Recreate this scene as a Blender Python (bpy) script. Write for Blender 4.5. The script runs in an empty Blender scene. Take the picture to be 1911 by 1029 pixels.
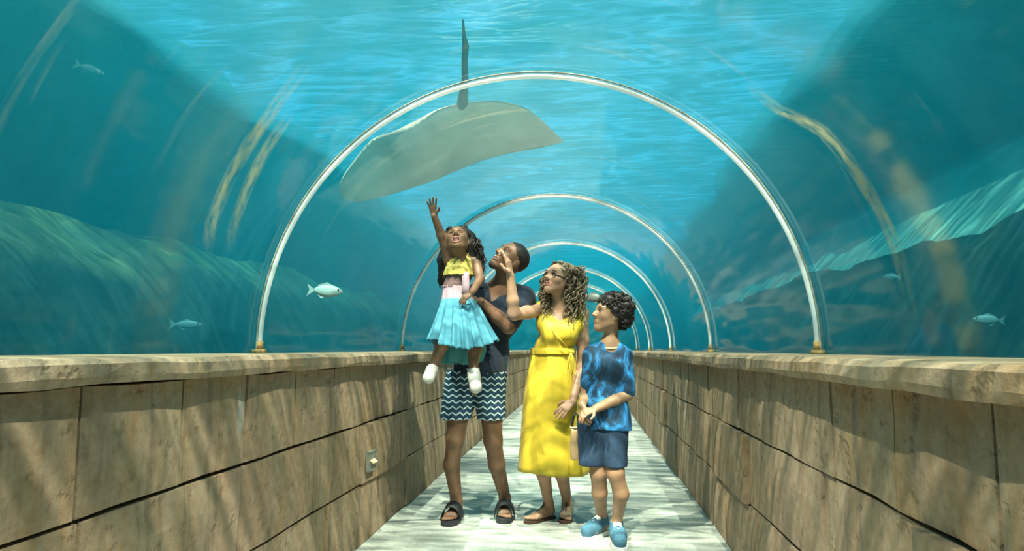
import bpy, math, random
import numpy as np
from mathutils import Vector, Matrix
random.seed(7); RNG = np.random.default_rng(7)
S = bpy.context.scene
COL = S.collection

# ------------------------------------------------------------------ camera
CAM = np.array([0.266, 0.0, 1.10]); FPX = 1254.2
YAW, PITCH, ROLL = 0.1079, 0.1096, 0.0017
_f = np.array([-math.sin(YAW)*math.cos(PITCH), math.cos(YAW)*math.cos(PITCH), math.sin(PITCH)])
_r0 = np.array([math.cos(YAW), math.sin(YAW), 0.0]); _u0 = np.cross(_r0, _f)
_r = _r0*math.cos(ROLL)+_u0*math.sin(ROLL); _u = -_r0*math.sin(ROLL)+_u0*math.cos(ROLL)
cd = bpy.data.cameras.new('camera'); cam = bpy.data.objects.new('camera', cd); COL.objects.link(cam)
cam.matrix_world = Matrix(((_r[0], _u[0], -_f[0], CAM[0]), (_r[1], _u[1], -_f[1], CAM[1]), (_r[2], _u[2], -_f[2], CAM[2]), (0, 0, 0, 1)))
cd.sensor_fit = 'HORIZONTAL'; cd.sensor_width = 36.0; cd.lens = 36.0*FPX/1911.0
cd.clip_start = 0.02; cd.clip_end = 200
S.camera = cam

# ------------------------------------------------------------------ sky, sun, exposure
w = bpy.data.worlds.new('sky'); S.world = w; w.use_nodes = True
nt = w.node_tree; bg = nt.nodes['Background']
sky = nt.nodes.new('ShaderNodeTexSky'); sky.sky_type = 'NISHITA'; sky.sun_disc = False
sky.sun_elevation = math.radians(60); sky.sun_rotation = math.radians(180); sky.altitude = 10
nt.links.new(sky.outputs[0], bg.inputs[0]); bg.inputs[1].default_value = 0.17
# fan of added suns imitates sunlight spread sideways by the curved acrylic
def fan_sun(name, direction, strength, color):
    l = bpy.data.lights.new(name, 'SUN'); l.energy = strength; l.angle = math.radians(0.45); l.color = color
    o = bpy.data.objects.new(name, l); COL.objects.link(o); o.location = (0, 0, 12)
    o.rotation_euler = Vector(direction).to_track_quat('-Z', 'Y').to_euler()
SUNC = (1.0, 0.66, 0.46)
for tilt, st in ((-.60, 17.0), (-.32, 4.0), (-.10, 15.0), (.06, 15.0), (.28, 4.0), (.50, 17.0)):
    fan_sun('fan_sun', (tilt, 0.60, -1.0), st, SUNC)
S.view_settings.view_transform = 'Standard'; S.view_settings.look = 'None'
S.view_settings.exposure = 0.0; S.view_settings.gamma = 1.0
S.view_settings.use_curve_mapping = False
S.cycles.transparent_max_bounces = 24; S.cycles.max_bounces = 7
S.cycles.volume_bounces = 1; S.cycles.use_denoising = True
S.cycles.sample_clamp_indirect = 6.0

# ------------------------------------------------------------------ helpers
def ray(px, py):
    return _f + ((px-955.5)/FPX)*_r - ((py-514.5)/FPX)*_u
def P(px, py, Y):
    d = ray(px, py); return CAM + d*(Y/d[1])
def PX(px, py, X):
    d = ray(px, py); return CAM + d*((X-CAM[0])/d[0])
def PZ(px, py, Z=0.0):
    d = ray(px, py); return CAM + d*((Z-CAM[2])/d[2])
def nrm(v):
    v = np.asarray(v, float); return v/np.linalg.norm(v)

def tag(o, label=None, cat=None, group=None, kind=None):
    if label: o['label'] = label
    if cat: o['category'] = cat
    if group: o['group'] = group
    if kind: o['kind'] = kind
    return o
def thing(name, loc, label, cat, group=None):
    o = bpy.data.objects.new(name, None); COL.objects.link(o); o.location = loc
    o.empty_display_size = 0.1
    return tag(o, label, cat, group)
def world_loc(o):
    v = Vector((0, 0, 0))
    while o: v += o.location; o = o.parent
    return v
def mesh_obj(name, verts, faces, mat, parent=None, smooth=True, label=None):
    me = bpy.data.meshes.new(name)
    v = np.asarray(verts, float)
    if parent is not None: v = v - np.array(world_loc(parent))
    me.from_pydata(v.tolist(), [], [list(map(int, f)) for f in faces] if not isinstance(faces, np.ndarray) else faces.tolist())
    me.update()
    if smooth: me.polygons.foreach_set('use_smooth', [True]*len(me.polygons))
    if mat: me.materials.append(mat)
    o = bpy.data.objects.new(name, me); COL.objects.link(o)
    if parent is not None: o.parent = parent
    if label: o['label'] = label
    return o
class MB:
    def __init__(s): s.v = []; s.f = []
    def add(s, v, f):
        n = len(s.v); s.v += [tuple(map(float, q)) for q in v]; s.f += [[i+n for i in q] for q in f]
    def box(s, c, size, R=None, taper=1.0):
        c = np.asarray(c, float); R = np.eye(3) if R is None else np.asarray(R)
        v = []
        for z in (-.5, .5):
            k = 1 if z < 0 else taper
            for x, y in ((-.5, -.5), (.5, -.5), (.5, .5), (-.5, .5)):
                v.append(c + R @ (np.array([x*k, y*k, z])*np.asarray(size)))
        s.add(v, [(3, 2, 1, 0), (4, 5, 6, 7), (0, 1, 5, 4), (1, 2, 6, 5), (2, 3, 7, 6), (3, 0, 4, 7)])
    def tube(s, pts, r, n=8, caps=True, flat=1.0, up=None):
        pts = np.asarray(pts, float); m = len(pts)
        r = np.full(m, r) if np.isscalar(r) else np.asarray(r, float)
        t = np.gradient(pts, axis=0); t /= np.linalg.norm(t, axis=1)[:, None]+1e-12
        a = np.array([0, 0, 1.]) if abs(t[0][2]) < .9 else np.array([1., 0, 0])
        if up is not None: a = np.asarray(up, float)
        u = nrm(np.cross(t[0], a)); v = []
        for i in range(m):
            u = u - t[i]*np.dot(u, t[i]); u = nrm(u); b = np.cross(t[i], u)
            for k in range(n):
                an = 2*math.pi*k/n; v.append(pts[i]+r[i]*(math.cos(an)*u+flat*math.sin(an)*b))
        f = [(i*n+k, i*n+(k+1) % n, (i+1)*n+(k+1) % n, (i+1)*n+k) for i in range(m-1) for k in range(n)]
        if caps: f += [tuple(range(n))[::-1], tuple(range((m-1)*n, m*n))]
        s.add(v, f)
    def ball(s, c, r, R=None, n=10, m=7):
        c = np.asarray(c, float); r = np.broadcast_to(np.asarray(r, float), (3,)); R = np.eye(3) if R is None else np.asarray(R)
        v = [c + R @ (r*np.array([0, 0, 1.]))]
        for i in range(1, m):
            th = math.pi*i/m
            for k in range(n):
                ph = 2*math.pi*k/n
                v.append(c+R @ (r*np.array([math.sin(th)*math.cos(ph), math.sin(th)*math.sin(ph), math.cos(th)])))
        v.append(c + R @ (r*np.array([0, 0, -1.])))
        f = [(0, 1+k, 1+(k+1) % n) for k in range(n)]
        for i in range(m-2):
            f += [(1+i*n+k, 1+(i+1)*n+k, 1+(i+1)*n+(k+1) % n, 1+i*n+(k+1) % n) for k in range(n)]
        l = len(v)-1; f += [(l, 1+(m-2)*n+(k+1) % n, 1+(m-2)*n+k) for k in range(n)]
        s.add(v, f)
    def build(s, name, mat, parent=None, smooth=True, label=None):
        return mesh_obj(name, s.v, s.f, mat, parent, smooth, label)

# smooth value noise for geometry
_N3 = RNG.random((32, 32, 32)).astype(np.float32)
def vnoise(p):
    p = np.asarray(p, np.float32); i = np.floor(p).astype(int); f = p-i; f = f*f*(3-2*f)
    out = 0
    for a in (0, 1):
        for b in (0, 1):
            for c in (0, 1):
                wgt = (f[..., 0] if a else 1-f[..., 0])*(f[..., 1] if b else 1-f[..., 1])*(f[..., 2] if c else 1-f[..., 2])
                out = out + wgt*_N3[(i[..., 0]+a) % 32, (i[..., 1]+b) % 32, (i[..., 2]+c) % 32]
    return out*2-1
def fbm(p, oct=3):
    p = np.asarray(p, np.float32); s = 0; a = 1.0
    for k in range(oct): s = s+a*vnoise(p*(2**k)+k*7.3); a *= .5
    return s

# ------------------------------------------------------------------ materials
class NB:
    """small node builder"""
    def __init__(s, name):
        s.m = bpy.data.materials.new(name); s.m.use_nodes = True; s.t = s.m.node_tree
        for n in list(s.t.nodes): s.t.nodes.remove(n)
        s.out = s.n('ShaderNodeOutputMaterial')
    def n(s, typ, **kw):
        nd = s.t.nodes.new(typ)
        for k, v in kw.items():
            if k.startswith('_'): setattr(nd, k[1:], v)
        return nd
    def set(s, sock, v):
        if isinstance(v, bpy.types.NodeSocket): s.t.links.new(v, sock)
        elif v is not None: sock.default_value = (*v, 1.0) if (isinstance(v, tuple) and len(v) == 3 and sock.type == 'RGBA') else v
    def coord(s, kind='Object'): return s.n('ShaderNodeTexCoord').outputs[kind]
    def map(s, vec, scale=(1, 1, 1), loc=(0, 0, 0), rot=(0, 0, 0)):
        q = s.n('ShaderNodeMapping'); s.set(q.inputs[0], vec); q.inputs[1].default_value = loc; q.inputs[2].default_value = rot; q.inputs[3].default_value = scale
        return q.outputs[0]
    def noise(s, vec, scale, detail=3, rough=.55, dist=0.0):
        q = s.n('ShaderNodeTexNoise'); s.set(q.inputs['Vector'], vec); q.inputs['Scale'].default_value = scale
        q.inputs['Detail'].default_value = detail; q.inputs['Roughness'].default_value = rough; q.inputs['Distortion'].default_value = dist
        return q.outputs[0]
    def ramp(s, fac, stops):
        q = s.n('ShaderNodeValToRGB'); s.set(q.inputs[0], fac); e = q.color_ramp.elements
        while len(e) < len(stops): e.new(0.5)
        for el, (p, c) in zip(e, stops): el.position = p; el.color = (*c, 1) if len(c) == 3 else c
        return q.outputs[0]
    def math(s, op, a, b=None, c=None, clamp=False):
        q = s.n('ShaderNodeMath', _operation=op, _use_clamp=clamp); s.set(q.inputs[0], a)
        if b is not None: s.set(q.inputs[1], b)
        if c is not None: s.set(q.inputs[2], c)
        return q.outputs[0]
    def mix(s, fac, a, b, mode='MIX'):
        q = s.n('ShaderNodeMix', _data_type='RGBA', _blend_type=mode); s.set(q.inputs[0], fac); s.set(q.inputs[6], a); s.set(q.inputs[7], b)
        return q.outputs[2]
    def sep(s, vec):
        q = s.n('ShaderNodeSeparateXYZ'); s.set(q.inputs[0], vec); return q.outputs
    def comb(s, x, y, z):
        q = s.n('ShaderNodeCombineXYZ'); s.set(q.inputs[0], x); s.set(q.inputs[1], y); s.set(q.inputs[2], z); return q.outputs[0]
    def bump(s, h, strength=.3, dist=.01):
        q = s.n('ShaderNodeBump'); q.inputs['Strength'].default_value = strength; q.inputs['Distance'].default_value = dist; s.set(q.inputs['Height'], h)
        return q.outputs[0]
    def pbr(s, color, rough=.6, normal=None, metal=0.0, spec=.4, sub=0.0, sheen=0.0, trans=None):
        q = s.n('ShaderNodeBsdfPrincipled'); s.set(q.inputs['Base Color'], color); s.set(q.inputs['Roughness'], rough)
        q.inputs['Metallic'].default_value = metal; q.inputs['Specular IOR Level'].default_value = spec
        if sheen: q.inputs['Sheen Weight'].default_value = sheen
        if normal is not None: s.set(q.inputs['Normal'], normal)
        o = q.outputs[0]
        if trans:
            tr = s.n('ShaderNodeBsdfTranslucent'); s.set(tr.inputs[0], color)
            mx = s.n('ShaderNodeMixShader'); mx.inputs[0].default_value = trans; s.set(mx.inputs[1], o); s.set(mx.inputs[2], tr.outputs[0]); o = mx.outputs[0]
        return s.done(o)
    def done(s, surf=None, vol=None):
        if surf is not None: s.t.links.new(surf, s.out.inputs[0])
        if vol is not None: s.t.links.new(vol, s.out.inputs[1])
        return s.m

def simple(name, c, rough=.6, var=.12, scale=30, bump=.15, metal=0.0, spec=.4, sheen=0.0, bdist=.002, trans=None):
    b = NB(name); co = b.coord(); n = b.noise(co, scale, 4)
    d = tuple(max(0, x*(1-var)) for x in c); l = tuple(min(1, x*(1+var)) for x in c)
    col = b.ramp(n, [(.3, d), (.7, l)])
    nm = b.bump(n, bump, bdist) if bump else None
    return b.pbr(col, rough, nm, metal, spec, 0, sheen, trans)

def stone_material():
    b = NB('sandstone'); g = b.n('ShaderNodeNewGeometry'); pos = g.outputs['Position']
    oi = b.n('ShaderNodeObjectInfo'); rnd = oi.outputs['Random']
    n1 = b.noise(pos, 2.2, 4, .6); base = b.ramp(n1, [(.25, (.30, .20, .125)), (.5, (.42, .30, .19)), (.75, (.53, .41, .28))])
    n2 = b.noise(b.map(pos, (9, 9, 1.1)), 1.0, 4, .6, .5)            # rusty rain streaks
    base = b.mix(b.ramp(n2, [(.46, (0, 0, 0)), (.66, (.8, .8, .8))]), base, (.46, .22, .045))
    n3 = b.noise(b.map(pos, (5, 5, .8), (3, 1, 0)), 1.3, 3)
    base = b.mix(b.ramp(n3, [(.56, (0, 0, 0)), (.74, (.6, .6, .6))]), base, (.25, .25, .13))   # green-grey algae film
    n4 = b.noise(pos, 1.1, 2); base = b.mix(b.ramp(n4, [(.5, (0, 0, 0)), (.7, (.5, .5, .5))]), base, (.40, .235, .20))  # pinkish sandstone
    base = b.mix(.35, base, b.ramp(rnd, [(0, (.26, .18, .115)), (.5, (.44, .32, .21)), (1, (.50, .37, .26))]))
    # lime bloom on one spot of the left wall
    sp = PX(458, 768, -0.985); dv = b.n('ShaderNodeVectorMath', _operation='SUBTRACT'); b.set(dv.inputs[0], pos); dv.inputs[1].default_value = tuple(sp)
    ln = b.n('ShaderNodeVectorMath', _operation='LENGTH'); b.set(ln.inputs[0], b.map(dv.outputs[0], (20, 26, 8.5)))
    m = b.math('SUBTRACT', 1.0, b.math('ADD', ln.outputs['Value'], b.math('MULTIPLY', b.math('SUBTRACT', b.noise(pos, 40), .5), .7)), clamp=True)
    base = b.mix(b.math('MULTIPLY', m, 1.6, clamp=True), base, (.56, .60, .62))
    base = b.mix(1.0, base, (.60, .61, .62), 'MULTIPLY')
    n5 = b.noise(b.map(pos, (14, 14, .9), (0, 5, 2)), 1.0, 4, .6, .3); base = b.mix(b.ramp(n5, [(.52, (0, 0, 0)), (.66, (.7, .7, .7))]), base, (.085, .062, .04))   # dark vertical streaks
    fine = b.noise(pos, 26, 6, .7); pits = b.ramp(b.noise(pos, 13, 3, .6), [(.30, (0, 0, 0)), (.40, (1, 1, 1))])
    h = b.math('ADD', b.math('MULTIPLY', fine, .6), b.math('MULTIPLY', pits, .4))
    base = b.mix(b.math('MULTIPLY', b.math('SUBTRACT', 1.0, pits), .45), base, (.13, .09, .055))
    base = b.mix(.25, base, b.ramp(fine, [(.3, (.22, .15, .10)), (.7, (.62, .50, .37))]))
    return b.pbr(base, .85, b.bump(h, .6, .014), spec=.15)
M = {}
M['stone'] = stone_material()
M['mortar'] = simple('mortar', (.05, .042, .033), .95, .3, 20, .3)

def floor_material():
    b = NB('worn_concrete'); pos = b.n('ShaderNodeNewGeometry').outputs['Position']
    n = b.noise(pos, 3.0, 5, .6); c = b.ramp(n, [(.3, (.25, .285, .27)), (.7, (.42, .45, .41))])
    s = b.noise(b.map(pos, (1, 1, 1)), 40, 5, .7); c = b.mix(.3, c, b.ramp(s, [(.35, (.26, .27, .23)), (.65, (.66, .67, .6))]))
    return b.pbr(c, .75, b.bump(b.math('ADD', s, n), .35, .006), spec=.3)
M['floor'] = floor_material()

def acrylic_material():
    b = NB('clear_acrylic'); pos = b.n('ShaderNodeNewGeometry').outputs['Position']
    x, y, z = b.sep(pos)
    tr = b.n('ShaderNodeBsdfTransparent'); b.set(tr.inputs[0], (.97, .99, .99))
    gl = b.n('ShaderNodeBsdfGlossy'); b.set(gl.inputs['Color'], (1, 1, 1)); gl.inputs['Roughness'].default_value = .06
    wv = b.noise(b.map(pos, (3, .6, 3)), 1.2, 2); b.set(gl.inputs['Normal'], b.bump(wv, .12, .05))
    lw = b.n('ShaderNodeFresnel'); lw.inputs[0].default_value = 1.28
    m1 = b.n('ShaderNodeMixShader'); b.set(m1.inputs[0], b.math('MULTIPLY', lw.outputs[0], .75)); b.set(m1.inputs[1], tr.outputs[0]); b.set(m1.inputs[2], gl.outputs[0])
    # reflection streaks painted into the panel colour, running round the arch
    ang = b.math('ARCTAN2', x, b.math('SUBTRACT', z, 1.12))
    q = b.comb(b.math('MULTIPLY', ang, .9), b.math('MULTIPLY', y, 9.0), 0.0)
    sm = b.ramp(b.noise(q, 1.0, 4, .6, .6), [(.60, (0, 0, 0)), (.82, (1, 1, 1))])
    q2 = b.ramp(b.noise(b.comb(b.math('MULTIPLY', ang, 1.3), b.math('MULTIPLY', y, .8), 3.0), 1.5, 2), [(.48, (0, 0, 0)), (.62, (1, 1, 1))])
    df = b.n('ShaderNodeBsdfDiffuse'); b.set(df.inputs[0], (.75, .62, .40))
    tl = b.n('ShaderNodeBsdfTranslucent'); b.set(tl.inputs[0], (.75, .62, .40))
    ad = b.n('ShaderNodeMixShader'); ad.inputs[0].default_value = .5; b.set(ad.inputs[1], df.outputs[0]); b.set(ad.inputs[2], tl.outputs[0])
    m2 = b.n('ShaderNodeMixShader'); b.set(m2.inputs[0], b.math('MULTIPLY', b.math('MULTIPLY', sm, q2), .32)); b.set(m2.inputs[1], m1.outputs[0]); b.set(m2.inputs[2], ad.outputs[0])
    return b.done(m2.outputs[0])
M['acrylic'] = acrylic_material()

def glint_material():  # warm sheet colour stands in for reflections in the acrylic
    b = NB('painted_glint'); co = b.coord('UV'); u, v, _ = b.sep(co)
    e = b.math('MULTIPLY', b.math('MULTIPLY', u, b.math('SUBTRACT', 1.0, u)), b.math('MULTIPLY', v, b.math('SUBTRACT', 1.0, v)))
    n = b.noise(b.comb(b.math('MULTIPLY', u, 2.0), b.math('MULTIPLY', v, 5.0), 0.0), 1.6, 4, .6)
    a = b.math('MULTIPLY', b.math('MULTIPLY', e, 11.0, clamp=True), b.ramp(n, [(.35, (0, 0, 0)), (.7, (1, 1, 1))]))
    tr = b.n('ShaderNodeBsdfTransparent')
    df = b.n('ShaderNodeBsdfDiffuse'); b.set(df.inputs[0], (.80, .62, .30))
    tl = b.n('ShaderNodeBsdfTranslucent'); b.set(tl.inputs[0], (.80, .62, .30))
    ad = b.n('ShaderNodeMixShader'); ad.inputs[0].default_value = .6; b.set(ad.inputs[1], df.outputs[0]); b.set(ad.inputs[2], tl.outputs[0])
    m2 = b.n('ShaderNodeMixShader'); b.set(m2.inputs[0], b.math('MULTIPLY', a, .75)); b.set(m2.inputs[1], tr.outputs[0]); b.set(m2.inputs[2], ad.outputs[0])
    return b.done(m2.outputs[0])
M['glint'] = glint_material()

def water_material():
    b = NB('sea_water')
    sc = b.n('ShaderNodeVolumeScatter'); b.set(sc.inputs['Color'], (.025, .50, .63)); sc.inputs['Density'].default_value = .13; sc.inputs['Anisotropy'].default_value = .0
    ab = b.n('ShaderNodeVolumeAbsorption'); b.set(ab.inputs['Color'], (.01, .68, .82)); ab.inputs['Density'].default_value = .52
    ad = b.n('ShaderNodeAddShader'); b.set(ad.inputs[0], sc.outputs[0]); b.set(ad.inputs[1], ab.outputs[0])
    return b.done(None, ad.outputs[0])
M['water'] = water_material()

def surface_material():
    b = NB('rippled_water_surface'); pos = b.n('ShaderNodeNewGeometry').outputs['Position']
    q = b.map(pos, (.22, 1, 1), rot=(0, 0, .10))
    def ridge(scale, seed, pw):
        n = b.noise(b.map(q, (1, 1, 1), (seed, seed*2, 0)), scale, 2, .5, .8)
        r = b.math('SUBTRACT', 1.0, b.math('ABSOLUTE', b.math('MULTIPLY', b.math('SUBTRACT', n, .5), 7.0)), clamp=True)
        return b.math('POWER', r, pw)
    r1 = ridge(3.8, 1.0, 2.4); r2 = ridge(8.5, 5.0, 2.2)
    a = b.math('ADD', r1, b.math('MULTIPLY', r2, .55))
    patch = b.ramp(b.noise(pos, 1.5, 2), [(.38, (.35, .35, .35)), (.62, (1, 1, 1))])
    t = b.math('ADD', b.math('MULTIPLY', b.math('MULTIPLY', a, 1.0), patch), .06, clamp=True)
    col = b.comb(t, t, t)
    tr = b.n('ShaderNodeBsdfTransparent'); b.set(tr.inputs[0], col)
    gl = b.n('ShaderNodeBsdfGlossy'); b.set(gl.inputs['Color'], (.9, 1, 1)); gl.inputs['Roughness'].default_value = .12
    b.set(gl.inputs['Normal'], b.bump(a, .5, .05))
    m = b.n('ShaderNodeMixShader'); m.inputs[0].default_value = .18; b.set(m.inputs[1], tr.outputs[0]); b.set(m.inputs[2], gl.outputs[0])
    tl = b.n('ShaderNodeBsdfTranslucent'); b.set(tl.inputs[0], (.18, .72, 1.0))     # fine ripples and bubbles scatter the sun downwards
    m2 = b.n('ShaderNodeMixShader'); m2.inputs[0].default_value = .05; b.set(m2.inputs[1], m.outputs[0]); b.set(m2.inputs[2], tl.outputs[0])
    return b.done(m2.outputs[0])
M['surface'] = surface_material()

M['rock'] = simple('reef_rock', (.10, .12, .10), .9, .7, 2.2, .8, bdist=.08)
def reef_material():
    b = NB('algae_reef'); g = b.n('ShaderNodeNewGeometry'); pos = g.outputs['Position']
    n = b.noise(pos, 2.4, 5, .6); c = b.ramp(n, [(.3, (.02, .03, .03)), (.7, (.06, .075, .06))])
    nz = b.sep(g.outputs['Normal'])[2]
    m = b.math('MULTIPLY', b.ramp(nz, [(.45, (0, 0, 0)), (.8, (1, 1, 1))]), b.ramp(b.noise(pos, 1.8, 4), [(.38, (.1, .1, .1)), (.6, (1, 1, 1))]))
    c = b.mix(b.math('MULTIPLY', m, .4), c, (.30, .28, .09))
    return b.pbr(c, .9, b.bump(n, .7, .06), spec=.1)
M['reef'] = reef_material()
M['algae_rock'] = simple('algae_rock', (.42, .45, .26), .9, .5, 1.6, .6, bdist=.05)
M['sand'] = simple('pale_sand', (.50, .66, .48), .95, .2, 3, .4, bdist=.03)
M['hoop'] = simple('white_hoop', (.95, .95, .95), .35, .03, 20, .1, trans=.45)
M['seal'] = simple('seal_strip', (.30, .29, .24), .6, .4, 20, .2)
M['rust'] = simple('rusty_plate', (.34, .20, .07), .7, .4, 40, .4)
M['ray'] = simple('ray_skin', (.78, .58, .46), .55, .16, 3.5, .15, bdist=.01)
M['ray_dark'] = simple('ray_tail', (.16, .16, .14), .6, .2, 6, .15)
M['fish_pale'] = simple('fish_pale', (.16, .27, .28), .4, .15, 9, .1)
M['fish_dark'] = simple('fish_dark', (.10, .12, .11), .5, .2, 9, .1)

# ------------------------------------------------------------------ the setting
XL, XR = -1.0, 1.053; ZC, RT = 1.12, 1.27
Y0, Y1 = -1.2, 17.0
COPB, COPT = 1.008, 1.078
mb = MB()
ny = 60; ys = np.linspace(Y0, Y1, ny); xs = np.linspace(XL-.15, XR+.15, 10)
gv = np.array([[x, y, 0.0] for y in ys for x in xs]); gv[:, 2] += fbm(gv*np.array([2, 2, 1])+3.1)*.004
n = len(xs)
mb.add(gv, [(i*n+j, i*n+j+1, (i+1)*n+j+1, (i+1)*n+j) for i in range(ny-1) for j in range(n-1)])
tag(mb.build('floor', M['floor']), 'pale grey-green concrete walkway floor between the stone walls', kind='structure')

def make_block(x, side, ya, yb, za, zb, proud, seed):
    """rough ashlar block, front face towards the walkway"""
    nu, nv = 4, 4; g = .0045
    us = np.linspace(ya+g, yb-g, nu); vs = np.linspace(za+g*1.3, zb-g*1.3, nv)
    F = []
    for i, v in enumerate(vs):
        for j, u in enumerate(us):
            edge = (i in (0, nv-1)) or (j in (0, nu-1))
            q = np.array([u*3.1, v*3.1, seed*.37])
            d = proud + float(vnoise(q*1.7))*.006 - (.007 if edge else 0)
            jz = float(vnoise(np.array([u*5, i*3.3+za*9, side*5.0])))*.006 if i in (0, nv-1) else 0
            F.append((x - side*d, u, v+jz))
    B = [(x+side*.06, us[0], vs[0]), (x+side*.06, us[-1], vs[0]), (x+side*.06, us[-1], vs[-1]), (x+side*.06, us[0], vs[-1])]
    n0 = nu*nv; f = [(i*nu+j, i*nu+j+1, (i+1)*nu+j+1, (i+1)*nu+j) for i in range(nv-1) for j in range(nu-1)]
    f.append([0]+[n0, n0+1][0:2]+list(range(nu-1, 0, -1)))
    f.append([n0+3, (nv-1)*nu]+list(range((nv-1)*nu+1, nv*nu))+[n0+2])
    f.append([n0+1, n0+2]+[i*nu+nu-1 for i in range(nv-1, -1, -1)])
    f.append([n0+3, n0]+[i*nu for i in range(nv)])
    if side < 0: f = [q[::-1] for q in map(list, f)]
    return F+B, f
def stone_wall(name, x, side, special, ystart, joints, label):
    core = MB(); core.box((x+side*.16, (Y0+Y1)/2, COPB/2), (.24, Y1-Y0, COPB))
    w = tag(core.build(name, M['mortar'], smooth=False), label, kind='structure')
    courses = joints; seed = 0
    for ci in range(3):
        za, zb = courses[ci], courses[ci+1]; y = ystart[ci]
        while y < Y1:
            wd = .435+random.uniform(-.03, .03) if ci == 2 else random.uniform(.62, 1.05)
            seed += 1; proud = random.uniform(0, .010)
            ym = y+wd/2
            for (c, a, b, pr) in special:
                if c == ci and a <= ym < b: proud = pr
            v, f = make_block(x, side, y, min(y+wd, Y1), za, zb, proud, seed)
            mesh_obj('stone_block', v, f, M['stone'], w, smooth=False)
            y += wd
    return w
yl = PX(690, 860, XL)[1]
wall_l = stone_wall('wall_left', XL, -1, [(1, yl-.45, yl+.40, .030), (2, 1.0, 1.5, .004)], (1.476-.435*6-.02, -1.2, -1.0), (0.0, .34, .672, COPB), 'left rough tan sandstone block wall of the walkway with weathered streaks')
yr1 = PX(1340, 800, XR)[1]; yr2 = PX(1240, 740, XR)[1]; yr3 = PX(1745, 1000, XR)[1]
wall_r = stone_wall('wall_right', XR, 1, [(1, yr1-.35, yr1+.35, .032), (1, yr2-.5, yr2+.5, .03), (1, yr3-.35, yr3+.3, .03)], (-1.2, -.75, 1.43-.435*6-.02), (0.0, .353, .69, COPB), 'right rough tan sandstone block wall of the walkway with rusty streaks')

def coping(name, x, side, over, label):
    """overhanging capstone, uneven along its front edge"""
    prof = [(over, COPB), (over+.006, COPB+.02), (over+.004, COPT-.018), (over-.012, COPT-.003), (over-.05, COPT), (-.16, COPT+.002), (-.245, COPT+.004), (-.245, COPB)]
    ys = np.arange(Y0, Y1+.01, .09); V = []; m = len(prof)
    for y in ys:
        for k, (d, z) in enumerate(prof):
            e = float(vnoise(np.array([y*2.2, k*.4, side*3.0])))*.008 + float(vnoise(np.array([y*7, k*.9, side*7.0])))*.004
            V.append((x - side*(d+(e if k < 5 else 0)), y, z+(float(vnoise(np.array([y*5, k*2.0, 9+side])))*.004 if k < 5 else 0)))
    F = [(i*m+k, i*m+(k+1) % m, (i+1)*m+(k+1) % m, (i+1)*m+k) for i in range(len(ys)-1) for k in range(m)]
    if side > 0: F = [f[::-1] for f in F]
    o = mesh_obj(name, V, F, M['stone'], smooth=False)
    return tag(o, label, kind='structure')
coping('trim_1', XL, -1, .052, 'left overhanging sandstone coping ledge under the clear tunnel panels')
coping('trim_2', XR, 1, .078, 'right overhanging sandstone coping ledge under the clear tunnel panels')

# acrylic vault, one panel between each pair of hoops
HOOPY = [3.06-2.55, 3.06, 5.58, 8.15, 10.8, 13.4]
edges = [Y0-1.2] + HOOPY + [Y1]
RS = RT+.022
for i in range(len(edges)-1):
    V = []; na = 48; yy = np.linspace(edges[i], edges[i+1], 4)
    for y in yy:
        for k in range(na+1):
            a = math.pi*k/na; V.append((RS*math.cos(a), y, ZC+RS*math.sin(a)))
        # straight foot down into the coping
    F = [(j*(na+1)+k, j*(na+1)+k+1, (j+1)*(na+1)+k+1, (j+1)*(na+1)+k) for j in range(len(yy)-1) for k in range(na)]
    n0 = len(V)
    for y in yy: V += [(RS, y, COPT-.01), (-RS, y, COPT-.01)]
    for j in range(len(yy)-1):
        F.append((j*(na+1), (j+1)*(na+1), n0+2*(j+1), n0+2*j))
        F.append((j*(na+1)+na, n0+2*j+1, n0+2*(j+1)+1, (j+1)*(na+1)+na))
    tag(mesh_obj('window_%d' % (i+1), V, F, M['acrylic']), ['clear curved panel behind the nearest frame edge', 'clear curved panel in front of the nearest white hoop', 'clear curved panel between the first and second hoop, under the stingray', 'clear curved panel between the second and third hoop', 'clear curved panel between the third and fourth hoop', 'clear curved panel between the fourth and fifth hoop', 'clear curved panel at the far end of the tunnel'][i], kind='structure')

a_ = np.linspace(0, math.pi, 33)
V = [(RS*math.cos(a), Y1-.01, ZC+RS*math.sin(a)) for a in a_]
tag(mesh_obj('window_%d' % (len(edges)), V, [list(range(33))], M['acrylic'], smooth=False), 'flat acrylic end window closing the tunnel', kind='structure')
mb = MB(); mb.box((0, Y1+.05, COPT/2), (2*RS, .1, COPT)); tag(mb.build('wall_back', M['stone'], smooth=False), 'low stone wall closing the far end of the walkway', kind='structure')
def hoop(y, label):
    t = thing('tunnel_hoop', (0, y, COPT), label, 'hoop', 'white hoops along the tunnel')
    arc = [(RT*math.cos(a), y, ZC+RT*math.sin(a)) for a in np.linspace(0, math.pi, 73)]
    arc = [(RT, y, COPT+.004)]+arc+[(-RT, y, COPT+.004)]
    m = MB(); m.tube(arc, .0130, 8); m.build('rail', M['hoop'], t)
    for s in (-1, 1):
        m = MB(); m.tube([(p[0]*1.006, p[1]+s*.0145, ZC+(p[2]-ZC)*1.012) for p in arc], .004, 6); m.build('seal_strip', M['seal'], t)
        m = MB(); m.box((s*RT, y, COPT+.012), (.05, .07, .02), taper=.8); m.tube([(s*RT, y, COPT+.02), (s*RT, y, COPT+.06)], .018, 8); m.build('foot_plate', M['rust'], t)
hl = {1: 'largest and nearest white hoop arching in front of the family, crossing the stingray', 2: 'second white hoop, arching just behind the family', 3: 'third thin hoop arching above the woman\'s head far down the tunnel',
      4: 'fourth hoop, its arc passing behind the curly hair of woman and boy', 5: 'smallest hoop, deepest in the tunnel behind the people'}
for i, y in enumerate(HOOPY):
    if i: hoop(y, hl[i])

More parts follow.
